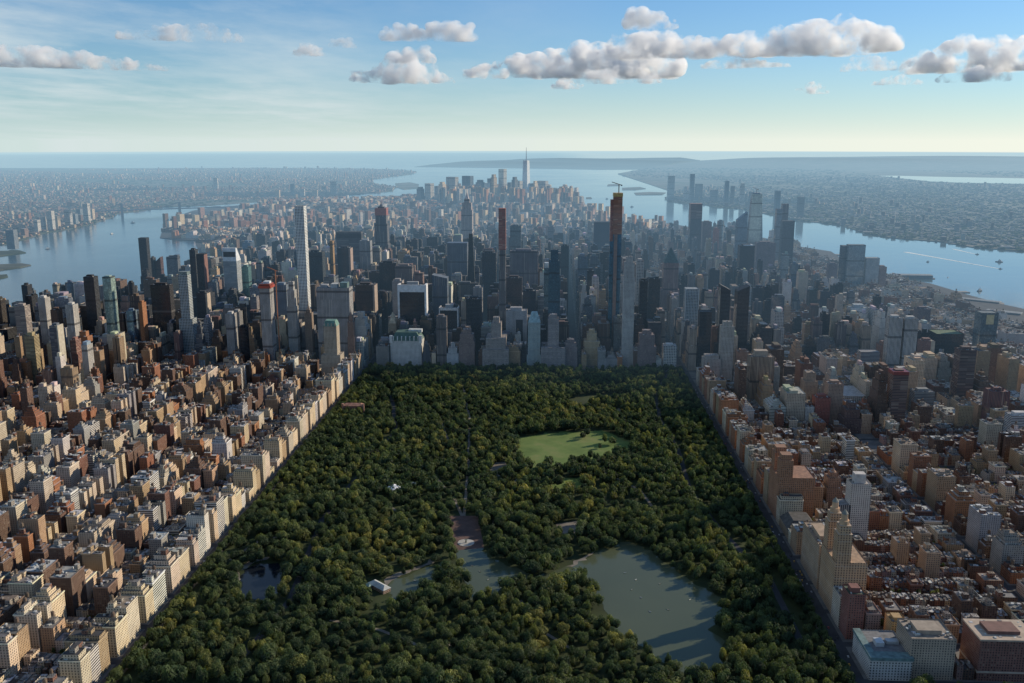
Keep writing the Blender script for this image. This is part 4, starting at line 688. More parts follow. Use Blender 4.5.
for j in range(-21, 0):      # beside the park
    y0, y1 = yb(j)
    for bi, (x0, x1, z) in enumerate(EAST):
        PAVE.append((x0, x1, y0, y1)); far = y0 > -560
        if z == '5':
            for a, b in split(y0, y1, 14, 32): apt(x1 - random.uniform(24, 40), x1, a, b, random.uniform(42, 60) if random.random() < .88 else random.uniform(18, 28), FIFTH, -1, .62, .55, 'f')
            for a, b in split(y0, y1, 16, 34): apt(x0, x0 + 28, a, b, random.choice([18, 38, 46, 52, 60]) + random.uniform(-3, 4), WARM, 1, .4, .3)
            rowhouses(x0 + 30, x1 - 44, y0, y1, (15, 21), ['lime', 'cream', 'red', 'brown', 'pale'], (6.5, 9.5), .16)
        elif z in 'PL':
            for a, b in split(y0, y1, 16, 36): apt(x0, x0 + random.uniform(22, 34), a, b, random.uniform(44, 66) if z == 'P' else random.choice([20, 40, 52, 60, 68, 76]), WARM, 1, .5, .6)
            for a, b in split(y0, y1, 16, 36): apt(x1 - random.uniform(22, 34), x1, a, b, random.uniform(42, 64) if z == 'P' else random.choice([18, 34, 48, 58, 66]), WARM, -1, .5, .6)
            rowhouses(x0 + 36, x1 - 36, y0, y1, (14, 22), ['lime', 'red', 'brown', 'tan', 'grey'], (6, 10), .22)
        else:
            for a, b in split(y0, y1, 20, 31): apt(x0, x0 + random.uniform(22, 34), a, b, random.choice([20, 40, 60, 86, 104, 120] if far else [18, 22, 40, 60, 86, 100, 72]) * random.uniform(.85, 1.1), WARM + ['white', 'grey'], 1, .2, .3)
            for a, b in split(y0, y1, 20, 31): apt(x1 - random.uniform(22, 34), x1, a, b, random.choice([20, 40, 70, 90, 110] if far else [18, 22, 40, 60, 80, 95, 70]) * random.uniform(.85, 1.1), WARM + ['white', 'grey'], -1, .2, .3)
            rowhouses(x0 + 38, x1 - 38, y0, y1, (15, 22), ['red', 'brown', 'tan', 'grey'], (7, 14), .45)
    for bi, (x0, x1, z) in enumerate(WEST):
        if j < -18: continue
        PAVE.append((x0, x1, y0, y1)); hi = y0 > -480
        if z == 'C':
            for a, b in split(y0, y1, 18, 42): apt(x0, x0 + random.uniform(26, 42), a, b, random.uniform(38, 58), CPWC, 1, .6, .6, 'f')
            if hi:
                for a, b in split(y0, y1, 30, 62):
                    for c, e in split(x0 + 48, x1, 22, 44): apt(c, e, a, b, random.choice([20, 24, 40, 60, 90, 110]) * random.uniform(.8, 1.15), WARM + ['grey', 'white'], 1, .3, .3)
            else:
                for a, b in split(y0, y1, 14, 30): apt(x1 - 26, x1, a, b, random.uniform(16, 27), WARM, -1, .1, .1)
                if random.random() < .3: apt(x0 + 48, x0 + 84, y0, y1, random.uniform(35, 50), WARM, 1, .4, .7); rowhouses(x0 + 86, x1 - 28, y0, y1, (14, 17.5), ROWC, bigp=.1)
                else: rowhouses(x0 + 48, x1 - 28, y0, y1, (14, 17.5), ROWC, bigp=.12)
        else:
            if hi:
                for a, b in split(y0, y1, 30, 62):
                    for c, e in split(x0, x1, 22, 44): apt(c, e, a, b, random.choice([18, 22, 30, 45, 70, 100, 118]) * random.uniform(.8, 1.15), WARM + ['grey', 'white'], 1, .3, .3)
            else:
                for a, b in split(y0, y1, 14, 36): apt(x0, x0 + 30, a, b, random.choice([17, 20, 26, 44, 60]), WARM, 1, .2, .3)
                for a, b in split(y0, y1, 14, 36): apt(x1 - 30, x1, a, b, random.choice([17, 20, 26, 44, 60]), WARM, -1, .2, .3)
                rowhouses(x0 + 32, x1 - 32, y0, y1, (14, 18), ROWC, bigp=.24)
OFFC = [('white', 'stone'), ('lime', 'piers'), ('dark', 'dark'), ('black', 'dark'), ('slate', 'dark'), ('bronze', 'dark'), ('pink', 'piers'), ('brown', 'piers'), ('dark', 'dark'), ('black', 'dark'), ('bronze', 'dark'), ('slate', 'piers'), ('grey', 'piers'), ('pale', 'grid'), ('blue', 'glass'), ('dark', 'glass'), ('tan', 'stone'), ('brown', 'brick'), ('grey', 'bands'), ('lime', 'stone'), ('steel', 'glass'), ('pale', 'stone')]
for j in range(0, 46):       # south of the park
    y0, y1 = yb(j)
    for x0, x1 in SOUTH:
        if not (inpoly(x0 - 12, (y0 + y1) / 2, MAN) and inpoly(x1 + 12, (y0 + y1) / 2, MAN)): continue
        PAVE.append((x0, x1, y0, y1))
        for a, b in ([(y0, y1)] if random.random() < .45 else split(y0, y1, 26, 36)):
            for c, e in split(x0, x1, 22, 48 if x1 < 500 else 38):
                cx = (c + e) / 2
                if y0 < 40 and cx < 430: h = random.choice([40, 55, 70]) * random.uniform(.85, 1.1) if cx > -460 else random.choice([25, 40, 55, 75, 90])
                elif -1050 < cx < 430 and y0 < 1650: h = random.triangular(80, 215, 135) * (.75 if y0 < 300 else 1)
                elif -1700 < cx < -1050 and y0 < 1700: h = random.choice([22, 45, 70, 95, 115, 135]) * random.uniform(.8, 1.15)
                elif cx >= 430 and y0 < 2900: h = random.choice([15, 17, 18, 20, 24, 30, 45]) * random.uniform(.8, 1.2) * (.8 if cx > 1150 else 1) if cx > 1150 or random.random() > (.3 if y0 < 1300 else .1) else random.uniform(70, 140)
                elif cx < -1700: h = random.choice([18, 22, 38, 42, 45])
                elif y0 < 2700: h = random.triangular(30, 150, 65)
                else: h = random.choice([18, 25, 35, 45, 60, 85]) * random.uniform(.8, 1.2)
                if h > 62:
                    cc, mt = random.choice(OFFC); add('office_tower', c + 1, e - 1, a + 1, b - 1, h, cc, mt, rc=random.choice([0, 1, 1, 3]), shape=random.choice(['slab', 'slab', 'podium', 'two', 'step']))
                else: apt(c, e, a, b, h, WARM + ['grey', 'pale', 'tan', 'grey'], 1, .25, .2)
# below 14th Street the grid turns: smaller, lower blocks until the shore
for k in range(5200):
    x = random.uniform(-2700, 900); y = random.uniform(3700, 7600)
    if not inpoly(x, y, MAN): continue
    u, v, w = PR(x, y, 0)
    fin = y > 5600; h = random.choice([14, 17, 20, 24, 30]) if not fin else random.choice([35, 50, 70, 100, 130, 170] if -1000 < x < 350 and 6100 < y < 7300 else [20, 30, 45, 60])
    if x < -900 and random.random() < .14: h = random.uniform(38, 62)
    elif not fin and random.random() < .12: h = random.uniform(45, 105)
    s = random.uniform(16, 34); cc = random.choice(WARM + ['grey', 'pale'] + ['red', 'pink', 'rust', 'red'] * (3 if x < -900 else 1)); add('apartment_building', x - s / 2, x + s / 2, y - s * .7, y + s * .7, h, cc, 'brick', rc=random.choice([1, 2, 2, 3, 4]), step=False, court=False, side=1, corn=False, tanks=0, far=True, rot=random.uniform(-.62, -.3))
# ---------------------------------------------------------------- which lots show largest: a coarse depth pass, near to far
VW, VH = 512, 342; occ = np.zeros((VH, VW), bool)
def faces(x0, x1, y0, y1, h):
    a = [PR(x, y0, z + Z0) for x in (x0, x1) for z in (0, h)] + [PR(x, y1, h + Z0) for x in (x0, x1)] + ([PR(x1, y1, Z0)] if x1 < CAM[0] else [PR(x0, y1, Z0)] if x0 > CAM[0] else [])
    return a
items = [(l['y0'], l['x0'], l['x1'], l['y0'], l['y1'], l['h'], l) for l in LOTS] + [(q['Y'], q['x0'], q['x1'], q['Y'], q['Y'] + q['dep'], q['h'], None) for q in LMS]
items.sort(key=lambda t: (t[3] - CAM[1]) ** 2 + ((t[1] + t[2]) / 2 - CAM[0]) ** 2)
keep = []
for _, x0, x1, y0, y1, h, l in items:
    a = faces(x0, x1, y0, y1, h)
    us = [p[0] for p in a]; vs = [p[1] for p in a]
    if max(us) < -330 or min(us) > 1350 or min(vs) > 900: continue
    if l is not None: keep.append(l)
    i0, i1, k0, k1 = int(max(0, min(us) / 2)), int(min(VW, math.ceil(max(us) / 2))), int(max(0, min(vs) / 2)), int(min(VH, math.ceil(max(vs) / 2)))
    if i1 <= i0 or k1 <= k0:
        if l is not None: l['vis'] = 0
        continue
    s = occ[k0:k1, i0:i1]; vis = int((~s).sum()) * 4; s[:] = True
    if l is not None: l['vis'] = vis; l['u'] = sum(us) / len(us)
LOTS = keep
BYK = {}
for l in LOTS: BYK.setdefault(l['kind'], []).append(l)
for kd, ls in BYK.items():
    ls.sort(key=lambda l: -l['vis'])
    for l in ls[:300]: l['ind'] = l['vis'] >= 16
ORD = ['first', 'second', 'third', 'fourth', 'fifth', 'sixth', 'seventh', 'eighth', 'ninth', 'tenth', 'eleventh', 'twelfth', 'thirteenth', 'fourteenth', 'fifteenth', 'sixteenth', 'seventeenth', 'eighteenth', 'nineteenth', 'twentieth']
TENS = {2: 'twenty', 3: 'thirty', 4: 'forty', 5: 'fifty', 6: 'sixty', 7: 'seventy', 8: 'eighty'}
def od(n):
    n += 1
    if n <= 20: return ORD[n - 1]
    t, o = divmod(n, 10); return TENS[t] + '-' + ORD[o - 1] if o else TENS[t][:-1] + 'ieth'
# ---- labels: colour, roof, and where along the park or beside which landmark
IND = [l for l in LOTS if l.get('ind')]
front = {s: sorted([l for l in IND if l.get('row') == 'f' and (l['x0'] < 0) == (s == 'left')], key=lambda l: l['y0']) for s in ('left', 'right')}
for s, fl in front.items():
    for n, l in enumerate(fl): l['label'] = f"{CW[l['c']]} {'stepped' if l.get('step') else 'flat roofed'} block facing the park's {s} edge, {od(n)} from the bottom"
for s in ('left', 'right'):
    for j in range(-21, 0):
        y0, y1 = yb(j); row = sorted([l for l in IND if 'label' not in l and l['y0'] < 0 and (l['x0'] < 0) == (s == 'left') and y0 - 5 < (l['y0'] + l['y1']) / 2 < y1 + 5], key=lambda l: (abs(l['x0'] + l['x1']), l['y0']))
        cnt = {}
        for l in row:
            n = cnt[l['kind']] = cnt.get(l['kind'], -1) + 1; kn = {'apartment_building': 'block', 'townhouse': 'townhouse', 'residential_tower': 'tower'}[l['kind']]
            l['label'] = f"{CW[l['c']]} {kn}, {RC[l['rc']][1]} roof, {od(n)} back from {s} park edge, {od(j + 20)} street up"
SHORT = sorted([q for q in LMS if not q.get('far')], key=lambda q: q['u']); cnt = {}
for l in sorted([l for l in IND if 'label' not in l], key=lambda l: l['y0']):
    q = min(SHORT, key=lambda q: abs(q['u'] - l['u']) + abs(q['Y'] - l['y0']) / 40); s = 'left' if l['u'] < q['u'] else 'right'; b = 'before' if l['y0'] < q['Y'] else 'behind'
    k = (q['short'], s, b, l['kind'] == 'apartment_building'); n = cnt[k] = cnt.get(k, -1) + 1; kn = 'low block' if k[3] else 'tower'
    l['label'] = f"{CW[l['c']]} {kn} {b} {q['short']}, {od(n)} on its {s}"
CAT = dict(apartment_building='apartment building', townhouse='house', office_tower='office tower', residential_tower='residential tower')
GRP = dict(apartment_building='apartment buildings along the streets beside the park', townhouse='townhouses in rows beside the park', office_tower='office towers south of the park', residential_tower='residential towers beside the park')
rest = MB()
for l in LOTS:
    cx, cy = (l['x0'] + l['x1']) / 2, (l['y0'] + l['y1']) / 2; z = zc(cx, cy) + Z0
    random.seed(int(cx * 7 + cy * 13)); L = GEN[l['kind']](l)
    if l.get('ind'):
        if l['vis'] >= 110:
            o = empty(l['kind'], cx, cy, z); emit(o, L)
        else:
            m = MB(); merge(m, L, 0, 0, 0, l.get('rot', 0.)); o = m.build(l['kind'], SM, None, (cx, cy, z))
        tag(o, l['label'], CAT[l['kind']], GRP[l['kind']])
    else: merge(rest, [q for q in L if l['vis'] > 0 or q[0] in ('wall', 'roof')] if not l.get('far') else L[:2], cx, cy, z, l.get('rot', 0.))
random.seed(5)
o = rest.build('city_blocks', SM); tag(o, 'mass of smaller brick, stone and glass buildings filling the streets towards the harbour', 'buildings', None, 'stuff')
print('LOTS', len(LOTS), {k: (len(v), sum(1 for l in v if l.get('ind'))) for k, v in BYK.items()}, 'rest faces', len(rest.f))
pv = MB()
for x0, x1, y0, y1 in PAVE: pv.box(x0 - 4, x1 + 4, y0 - 3.5, y1 + 3.5, Z0 + zc(x0, y0), Z0 + .14 + zc(x0, y0), (.5, .5, .5))
pv.box(PX0 - 4, PX0 - .5, PY0, PY1, Z0, Z0 + .14, (.5, .5, .5)); pv.box(PX1 + .5, PX1 + 4, PY0, PY1, Z0, Z0 + .14, (.5, .5, .5))
o = pv.build('pavement', 'pave'); o['kind'] = 'structure'
# ---------------------------------------------------------------- trees
def crown_tris(n, seed, r=1., core=True):
    """leaf clumps scattered over a dozen overlapping boughs, plus a dark inner mass; unit crown about 1 wide and 0.9 high"""
    g = np.random.default_rng(seed); k = g.integers(9, 14); P = []; Nn = []; Sh = []
    a = g.uniform(0, 6.283, k); el = g.uniform(-.15, 1., k); rad = g.uniform(.45, .72, k)
    cen = np.stack([np.cos(a) * rad * np.sqrt(1 - np.clip(el, 0, 1) ** 2 * .85), np.sin(a) * rad * np.sqrt(1 - np.clip(el, 0, 1) ** 2 * .85), .42 + el * .42], 1); rr = g.uniform(.26, .44, k)
    cen = np.vstack([cen, [[0, 0, .55]]]); rr = np.append(rr, .52); w = rr ** 2 / np.sum(rr ** 2)
    li = g.choice(len(rr), n, p=w); d = g.normal(size=(n, 3)); d[:, 2] += .35; d /= np.linalg.norm(d, axis=1)[:, None]
    c = cen[li] + d * rr[li][:, None] * g.uniform(.86, 1.08, n)[:, None]
    nn = d + g.normal(size=(n, 3)) * .27; nn /= np.linalg.norm(nn, axis=1)[:, None]
    t = np.cross(nn, g.normal(size=(n, 3))); t /= np.linalg.norm(t, axis=1)[:, None]; b = np.cross(nn, t)
    s = (2.1 / math.sqrt(n) * 1.05) * g.uniform(.7, 1.25, n)[:, None]
    tri = np.stack([c + t * s, c - t * s * .55 + b * s * .9, c - t * s * .55 - b * s * .9], 1)
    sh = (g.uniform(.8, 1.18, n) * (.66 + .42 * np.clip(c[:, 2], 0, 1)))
    if core:
        m = bmesh.new(); bmesh.ops.create_icosphere(m, subdivisions=1, radius=1.); m.faces.ensure_lookup_table()
        ct = np.array([[v.co[:] for v in f.verts] for f in m.faces]); m.free()
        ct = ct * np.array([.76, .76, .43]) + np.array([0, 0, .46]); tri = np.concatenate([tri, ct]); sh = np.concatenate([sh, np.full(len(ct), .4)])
    return tri.astype(np.float32), sh.astype(np.float32)
def tri_mesh(name, tri, col):
    n = len(tri); me = bpy.data.meshes.new(name); me.vertices.add(n * 3); me.vertices.foreach_set('co', tri.reshape(-1)); me.loops.add(n * 3); me.loops.foreach_set('vertex_index', np.arange(n * 3, dtype=np.int32)); me.polygons.add(n)
    me.polygons.foreach_set('loop_start', np.arange(n, dtype=np.int32) * 3); me.update(calc_edges=True)
    at = me.attributes.new('Col', 'FLOAT_COLOR', 'FACE'); c = np.ones((n, 4), np.float32); c[:, :3] = col; at.data.foreach_set('color', c.ravel()); me.materials.append(MAT['leaf']); return me
GREENS = [('dark green', (.056, .084, .042)), ('mid green', (.096, .122, .052)), ('olive green', (.155, .165, .058)), ('yellow green', (.23, .215, .075))]
ph = rng.uniform(0, 6.28, 8)
def lump(x, y): return .5 * math.sin(x / 47 + ph[0] + math.sin(y / 61)) + .5 * math.sin(y / 38 + ph[1] + math.sin(x / 55 + ph[2]))
pts = []
sp = 15.2; iy = 0; yy = PY1 - 6
while yy > -1500:
    xx = PX0 + 4 + (iy % 2) * sp / 2
    while xx < PX1 - 3:
        x, y = xx + random.uniform(-5.2, 5.2), yy + random.uniform(-5.2, 5.2); xx += sp
        if random.random() < .035 + .09 * (lump(x * .6, y * .6) > .62): continue
        u, v, w = PR(x, y, 12)
        if u < -20 or u > 1044 or v > 700: continue
        if any(inpoly(x, y, P) for P in clear) or any(segd(x, y, P) < r for P, r in drv): continue
        pts.append((x, y, u, v))
    yy -= sp * .88; iy += 1
# a few trees stand alone on the lawns and in the yards behind the right-hand rows
for _ in range(26):
    u, v = random.choice([(560, 490), (600, 405), (585, 437), (575, 412), (622, 446), (530, 466)]); x, y = G(u + random.uniform(-22, 22), v + random.uniform(-3, 3), Z0); pts.append((x, y, u, v))
for _ in range(30): # the green square in front of the lowest right-hand blocks
    x, y = random.uniform(452, 720), random.uniform(-1512, -1456); pts.append((x, y, *PR(x, y, 12)[:2]))
TR = []
for x, y, u, v in pts:
    l = lump(x, y); r = random.choice([1, 1, .8]) * random.uniform(6.8, 11.6) * (1 + .14 * l); h = random.uniform(12, 21) * (1 + .18 * l)
    q = random.random()
    if q < .10: r *= 1.3; h *= 1.12
    elif q < .26: r *= .62; h *= .75
    z = random.random() + .25 * math.sin(x / 90 + ph[3]) * math.sin(y / 75 + ph[4]); gi = 0 if z < .42 else 1 if z < .86 else 2 if z < 1.06 else 3
    TR.append((x, y, r, h, gi, u, v))
TR.sort(key=lambda t: (t[0] - CAM[0]) ** 2 + (t[1] - CAM[1]) ** 2)
show = [t for t in TR if 2 < t[5] < 1022 and t[6] < 679][:300]; ids = set(id(t) for t in show)
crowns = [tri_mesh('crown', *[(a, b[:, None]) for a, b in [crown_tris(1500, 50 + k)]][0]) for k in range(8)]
tm = MB()
tm.cyl(0, 0, .055, .036, 0, .42, (1, 1, 1), n=6, cap=False)
for a in (0.3, 2.3, 4.2): tm.bar((0, 0, .36), (math.cos(a) * .3, math.sin(a) * .3, .66), .02, (1, 1, 1))
trunk0 = tm.build('trunk', 'bark'); trunk_me = trunk0.data; bpy.data.objects.remove(trunk0)
for t in show:
    x, y, r, h, gi, u, v = t; k = random.randrange(8)
    reg = 'along the lower left park edge' if u < 330 else 'in the lower middle of the park' if u < 610 else 'below the lake at lower right'
    o = empty('broadleaf_tree', x, y, Z0 + zc(x, y)); o.rotation_euler.z = random.uniform(0, 6.28)
    gn, gc = GREENS[gi]; tag(o, f'{gn} broadleaf tree with rounded crown {reg}', 'tree', f'{gn} trees {reg}')
    cr = bpy.data.objects.new('crown', crowns[k]); cr.scale = (r * random.uniform(.8, 1.2), r * random.uniform(.8, 1.2), h * .8); cr.rotation_euler = (random.uniform(-.14, .14), random.uniform(-.14, .14), 0); cr.location = (0, 0, h * .22); f = random.uniform(.8, 1.2); cr.color = (*[q * f for q in gc], 1); COL.objects.link(cr); cr.parent = o
    tk = bpy.data.objects.new('trunk', trunk_me); tk.scale = (r * .9, r * .9, h); COL.objects.link(tk); tk.parent = o
tmpl = {n: [crown_tris(n, 90 + k) for k in range(7)] for n in (800, 330, 230, 60)}
TT, CC = [], []
for t in TR + [None]:
    if t is None: break
    if id(t) in ids: continue
    x, y, r, h, gi, u, v = t; n = 800 if y < -950 else 330
    tri, sh = tmpl[n][random.randrange(7)]; a = random.uniform(0, 6.28); ca, sa = math.cos(a), math.sin(a)
    ax, ay, sk = random.uniform(.78, 1.2), random.uniform(.78, 1.2), random.uniform(-.16, .16); tri = tri * np.array([ax, ay, 1.], np.float32); tri[..., 0] += tri[..., 2] * sk
    q = np.empty_like(tri); q[..., 0] = (tri[..., 0] * ca - tri[..., 1] * sa) * r + x; q[..., 1] = (tri[..., 0] * sa + tri[..., 1] * ca) * r + y; q[..., 2] = tri[..., 2] * h * .8 + h * .22 + Z0 + zc(x, y)
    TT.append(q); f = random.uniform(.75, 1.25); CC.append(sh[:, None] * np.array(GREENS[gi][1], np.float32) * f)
# small street and yard trees on the right-hand blocks and along both avenues
for j in range(-21, 0):
    y0, y1 = yb(j)
    for x0, x1, z in WEST[:3] + EAST[:3]:
        for _ in range(11):
            x = random.uniform(x0 + 46, x1 - 30); y = (y0 + y1) / 2 + random.uniform(-3, 3) if z in 'CAR' else random.choice([y0 - 4.5, y1 + 4.5])
            tri, sh = tmpl[60][random.randrange(7)]; r, h = random.uniform(2.6, 4.2), random.uniform(7, 13); TT.append(tri * np.array([r, r, h * .8], np.float32) + np.array([x, y, h * .22 + Z0], np.float32)); CC.append(sh[:, None] * np.array(GREENS[random.randrange(3)][1], np.float32))
    for xa in (PX0 - 2, PX1 + 2):
        for q in range(8):
            y = y0 + q * 10 + random.uniform(-2, 2); tri, sh = tmpl[230][random.randrange(7)]; r, h = random.uniform(4.6, 7), random.uniform(10, 15); TT.append(tri * np.array([r, r, h * .8], np.float32) + np.array([xa, y, h * .22 + Z0], np.float32)); CC.append(sh[:, None] * np.array(GREENS[random.randrange(2)][1], np.float32))
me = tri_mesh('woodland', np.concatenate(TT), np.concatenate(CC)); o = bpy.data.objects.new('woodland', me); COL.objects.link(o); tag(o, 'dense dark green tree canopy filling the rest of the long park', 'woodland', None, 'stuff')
print('TREES', len(TR), 'tris', len(me.polygons))
# ---------------------------------------------------------------- things in the park
def at(u, v): x, y = G(u, v, Z0); return x, y, Z0 + zc(x, y)
x, y, z = at(394, 494); o = empty('stage_tent', x, y, z); tag(o, 'round white stage tent among the trees left of the park centre', 'tent')
m = MB(); m.cyl(0, 0, 11, 10.5, 8, 12, (.8, .8, .8), n=12, cap=False); m.cyl(0, 0, 12, .5, 12, 19, (.8, .8, .8), n=12, cap=False); m.build('canopy', 'trim', o)
for a in range(4): m = MB(); m.cyl(9 * math.cos(a * 1.57), 9 * math.sin(a * 1.57), .3, .3, 0, 9, (.3, .3, .3), n=6); m.build('post', 'metal', o)
x, y, z = at(412, 490); m = MB(); m.box(-7, 7, -4, 4, 0, 12, (.55, .55, .52)); m.walls(-7.4, 7.4, -4.4, 4.4, 12, 15, (.5, .5, .5), T=(-7.4, 7.4, -.1, .1)); o = empty('pavilion', x, y, z); tag(o, 'small white pavilion right of the round stage tent', 'pavilion'); m.build('wall', 'trim', o)
(xa, ya, z), (xb, yb2, _) = at(372, 585), at(387, 593); o = empty('boathouse', (xa + xb) / 2, (ya + yb2) / 2, z); o.rotation_euler.z = math.atan2(yb2 - ya, xb - xa); l = math.hypot(xb - xa, yb2 - ya) / 2
tag(o, 'long boathouse with pale hipped roofs at the left tip of the lake', 'boathouse')
m = MB(); m.box(-l, l, -6, 6, 0, 5.5, (.35, .25, .2)); m.box(-l * .98, -l * .45, -12, -6.05, 0, 5, (.35, .25, .2)); m.build('wall', 'brick', o)
m = MB(); m.walls(-l - 1, l + 1, -7, 7, 5.6, 9.6, (.42, .43, .41), T=(-l + 5, l - 5, -.3, .3)); m.top(-l + 5, l - 5, -.3, .3, 9.6, (.42, .42, .42)); m.build('roof', 'trim', o)
m = MB(); m.walls(-l - 1, -l * .42, -13, -7.05, 5.1, 8, (.3, .42, .38), T=(-l + 2, -l * .5, -10.2, -9.8)); m.build('side_roof', 'trim', o)
x, y, z = at(354, 412); o = empty('park_office_building', x, y, z); tag(o, 'red roofed brick building among trees near the upper left park edge', 'building')
m = MB(); m.box(-22, 22, -9, 9, 0, 17, (.33, .17, .12)); m.build('wall', 'brick', o)
m = MB(); m.walls(-23, 23, -10, 10, 17.01, 22, (.36, .18, .12), T=(-16, 16, -.3, .3)); m.build('roof', 'roof', o)
for k in (-23, 23): m = MB(); m.cyl(k, -8, 3, 3, 0, 22, (.4, .22, .16), n=8); m.build('turret', 'brick', o)
x, y, z = at(451, 549); o = empty('fountain', *at(466, 543)); tag(o, 'round stone fountain on the reddish terrace above the lake', 'fountain'); m = MB(); m.cyl(0, 0, 13, 13, 0, .8, (.4, .38, .34), n=20); m.build('basin', 'trim', o); m = MB(); m.cyl(0, 0, 1.2, .8, .8, 5, (.12, .14, .12), n=8); m.cyl(0, 0, .8, 2.6, 5, 5.6, (.12, .14, .12), n=8); m.build('pedestal', 'trim', o)
def rowboat(x, y, a, k):
    m = MB(); c = jit(random.choice([(.5, .45, .38), (.3, .32, .3), (.55, .55, .5)])); H = [(-2.1, -.65), (.9, -.75), (2.4, 0), (.9, .75), (-2.1, .65)]
    for i in range(5):
        p, q = H[i], H[(i + 1) % 5]; m.quad((p[0] * .8, p[1] * .7, 0), (q[0] * .8, q[1] * .7, 0), (*q, .6), (*p, .6), c)
    m.poly([(p[0] * .9, p[1] * .85, .25) for p in H], tuple(v * .6 for v in c)); m.box(-.2, .2, -.6, .6, .3, .5, c); o = m.build('rowing_boat', 'trim', None, (x, y, Z0 + .3 + zc(x, y))); o.rotation_euler.z = a
    tag(o, 'small rowing boat on the ' + k, 'rowing boat', 'rowing boats on the ' + k)
for u, v in ((632, 590), (641, 598), (660, 584), (668, 610), (650, 612), (690, 600), (625, 573), (636, 580)): x, y = G(u, v, Z0); rowboat(x, y, random.uniform(0, 6), 'right arm of the lake')
for u, v in ((480, 572), (488, 580), (472, 566), (430, 574), (415, 581)): x, y = G(u, v, Z0); rowboat(x, y, random.uniform(0, 6), 'left arm of the lake')
# ---------------------------------------------------------------- cars
def car_mesh(c):
    m = MB(); prof = [(-2.2, .35), (2.2, .35), (2.25, .8), (1.3, .95), (.65, 1.45), (-1.2, 1.48), (-2.1, .98)]
    for s in (-.88, .88): m.poly([(x, s, z) for x, z in (prof if s < 0 else prof[::-1])], c)
    for i in range(7):
        p, q = prof[i], prof[(i + 1) % 7]; cc = (.02, .022, .026) if i in (3, 5) else c; m.quad((p[0], -.88, p[1]), (p[0], .88, p[1]), (q[0], .88, q[1]), (q[0], -.88, q[1]), cc)
    for s in (-1, 1): m.quad((-1.5, s * .885, 1.), (.9, s * .885, 1.), (.55, s * .885, 1.38), (-1.15, s * .885, 1.4), (.02, .022, .026))
    for x in (-1.35, 1.4):
        for s in (-.8, .8): 
            P = [(x + .34 * math.cos(a * .785), s * 1.02, .34 + .34 * math.sin(a * .785)) for a in range(8)]; m.poly(P, (.015, .015, .015))
    me = m.build('car', 'paint'); d = me.data; bpy.data.objects.remove(me); return d
CARC = [('white', (.7, .7, .69)), ('black', (.02, .02, .022)), ('silver', (.38, .39, .4)), ('yellow', (.62, .36, .03)), ('red', (.35, .03, .025))]
CM = [car_mesh(c) for _, c in CARC]
for road, xs, n in (('right park edge avenue', (422.5, 426, 429.5, 433, 437), 105), ('left park edge avenue', (-419.5, -423, -426.5, -430), 60)):
    for _ in range(n):
        y = random.uniform(-1470, -150); x = random.choice(xs); k = random.choice([0, 0, 1, 1, 2, 2, 3, 3, 4]); o = bpy.data.objects.new('car', CM[k]); o.location = (x, y, Z0 + .02 + zc(x, y)); o.rotation_euler.z = math.pi / 2 * (1 if x > 428 or x < 0 else -1); COL.objects.link(o)
        tag(o, f'{CARC[k][0]} car on the {road}', 'car', f'{CARC[k][0]} cars on the {road}')
# ---------------------------------------------------------------- boats, wakes, bridge
def boat(u, v, L, label, ang, kind='motor_boat', cat='boat'):
    L *= .6
    x, y = G(u, v, 0); o = empty(kind, x, y, zc(x, y)); o.rotation_euler.z = ang; tag(o, label, cat); w = L * .26; h = L * .1
    m = MB(); H = [(-L / 2, -w / 2), (L * .25, -w / 2), (L / 2, 0), (L * .25, w / 2), (-L / 2, w / 2)]
    for i in range(5):
        p, q = H[i], H[(i + 1) % 5]; m.quad((p[0] * .95, p[1] * .8, -.2), (q[0] * .95, q[1] * .8, -.2), (*q, h), (*p, h), (.09, .1, .12))
    m.poly([(*p, h) for p in H], (.3, .3, .3)); m.build('hull', 'metal', o)
    m = MB(); m.box(-L * .3, L * .15, -w * .36, w * .36, h, h * 2.4, (.6, .6, .58)); m.box(-L * .2, L * .08, -w * .28, w * .28, h * 2.4, h * 3.2, (.5, .5, .5)); m.build('cabin', 'metal', o)
    m = MB(); m.cyl(-L * .05, 0, L * .03, L * .025, h * 3.2, h * 4.6, (.1, .1, .1), n=8); m.build('funnel', 'metal', o)
boat(977, 254.5, 34, 'small dark boat with short wake, farthest out on the right river', 2.9); boat(999, 262, 60, 'long dark barge near the right edge on the river', 2.6, 'barge', 'barge'); boat(1000.5, 269, 30, 'boat at the head of the long white wake on the right river', -.35)
boat(928, 262, 34, 'small dark boat alone in the middle of the right river', .4); boat(980, 291, 55, 'white ferry near the piers on the right river', .6, 'ferry', 'ferry'); boat(948, 277.5, 20, 'tiny boat off the long pier on the right river', .9)
boat(48, 249, 50, 'dark barge near the far bank of the left river', .7, 'barge', 'barge'); boat(112, 234, 44, 'pale boat in the middle of the left river', 1.2); boat(133, 223, 60, 'small boat near the bridge on the left river', .3)
boat(607, 199, 60, 'small ferry in the harbour left of the twin far towers', .4, 'ferry', 'ferry'); boat(632, 207, 60, 'small boat on the wide harbour right of the tallest tower', .2)
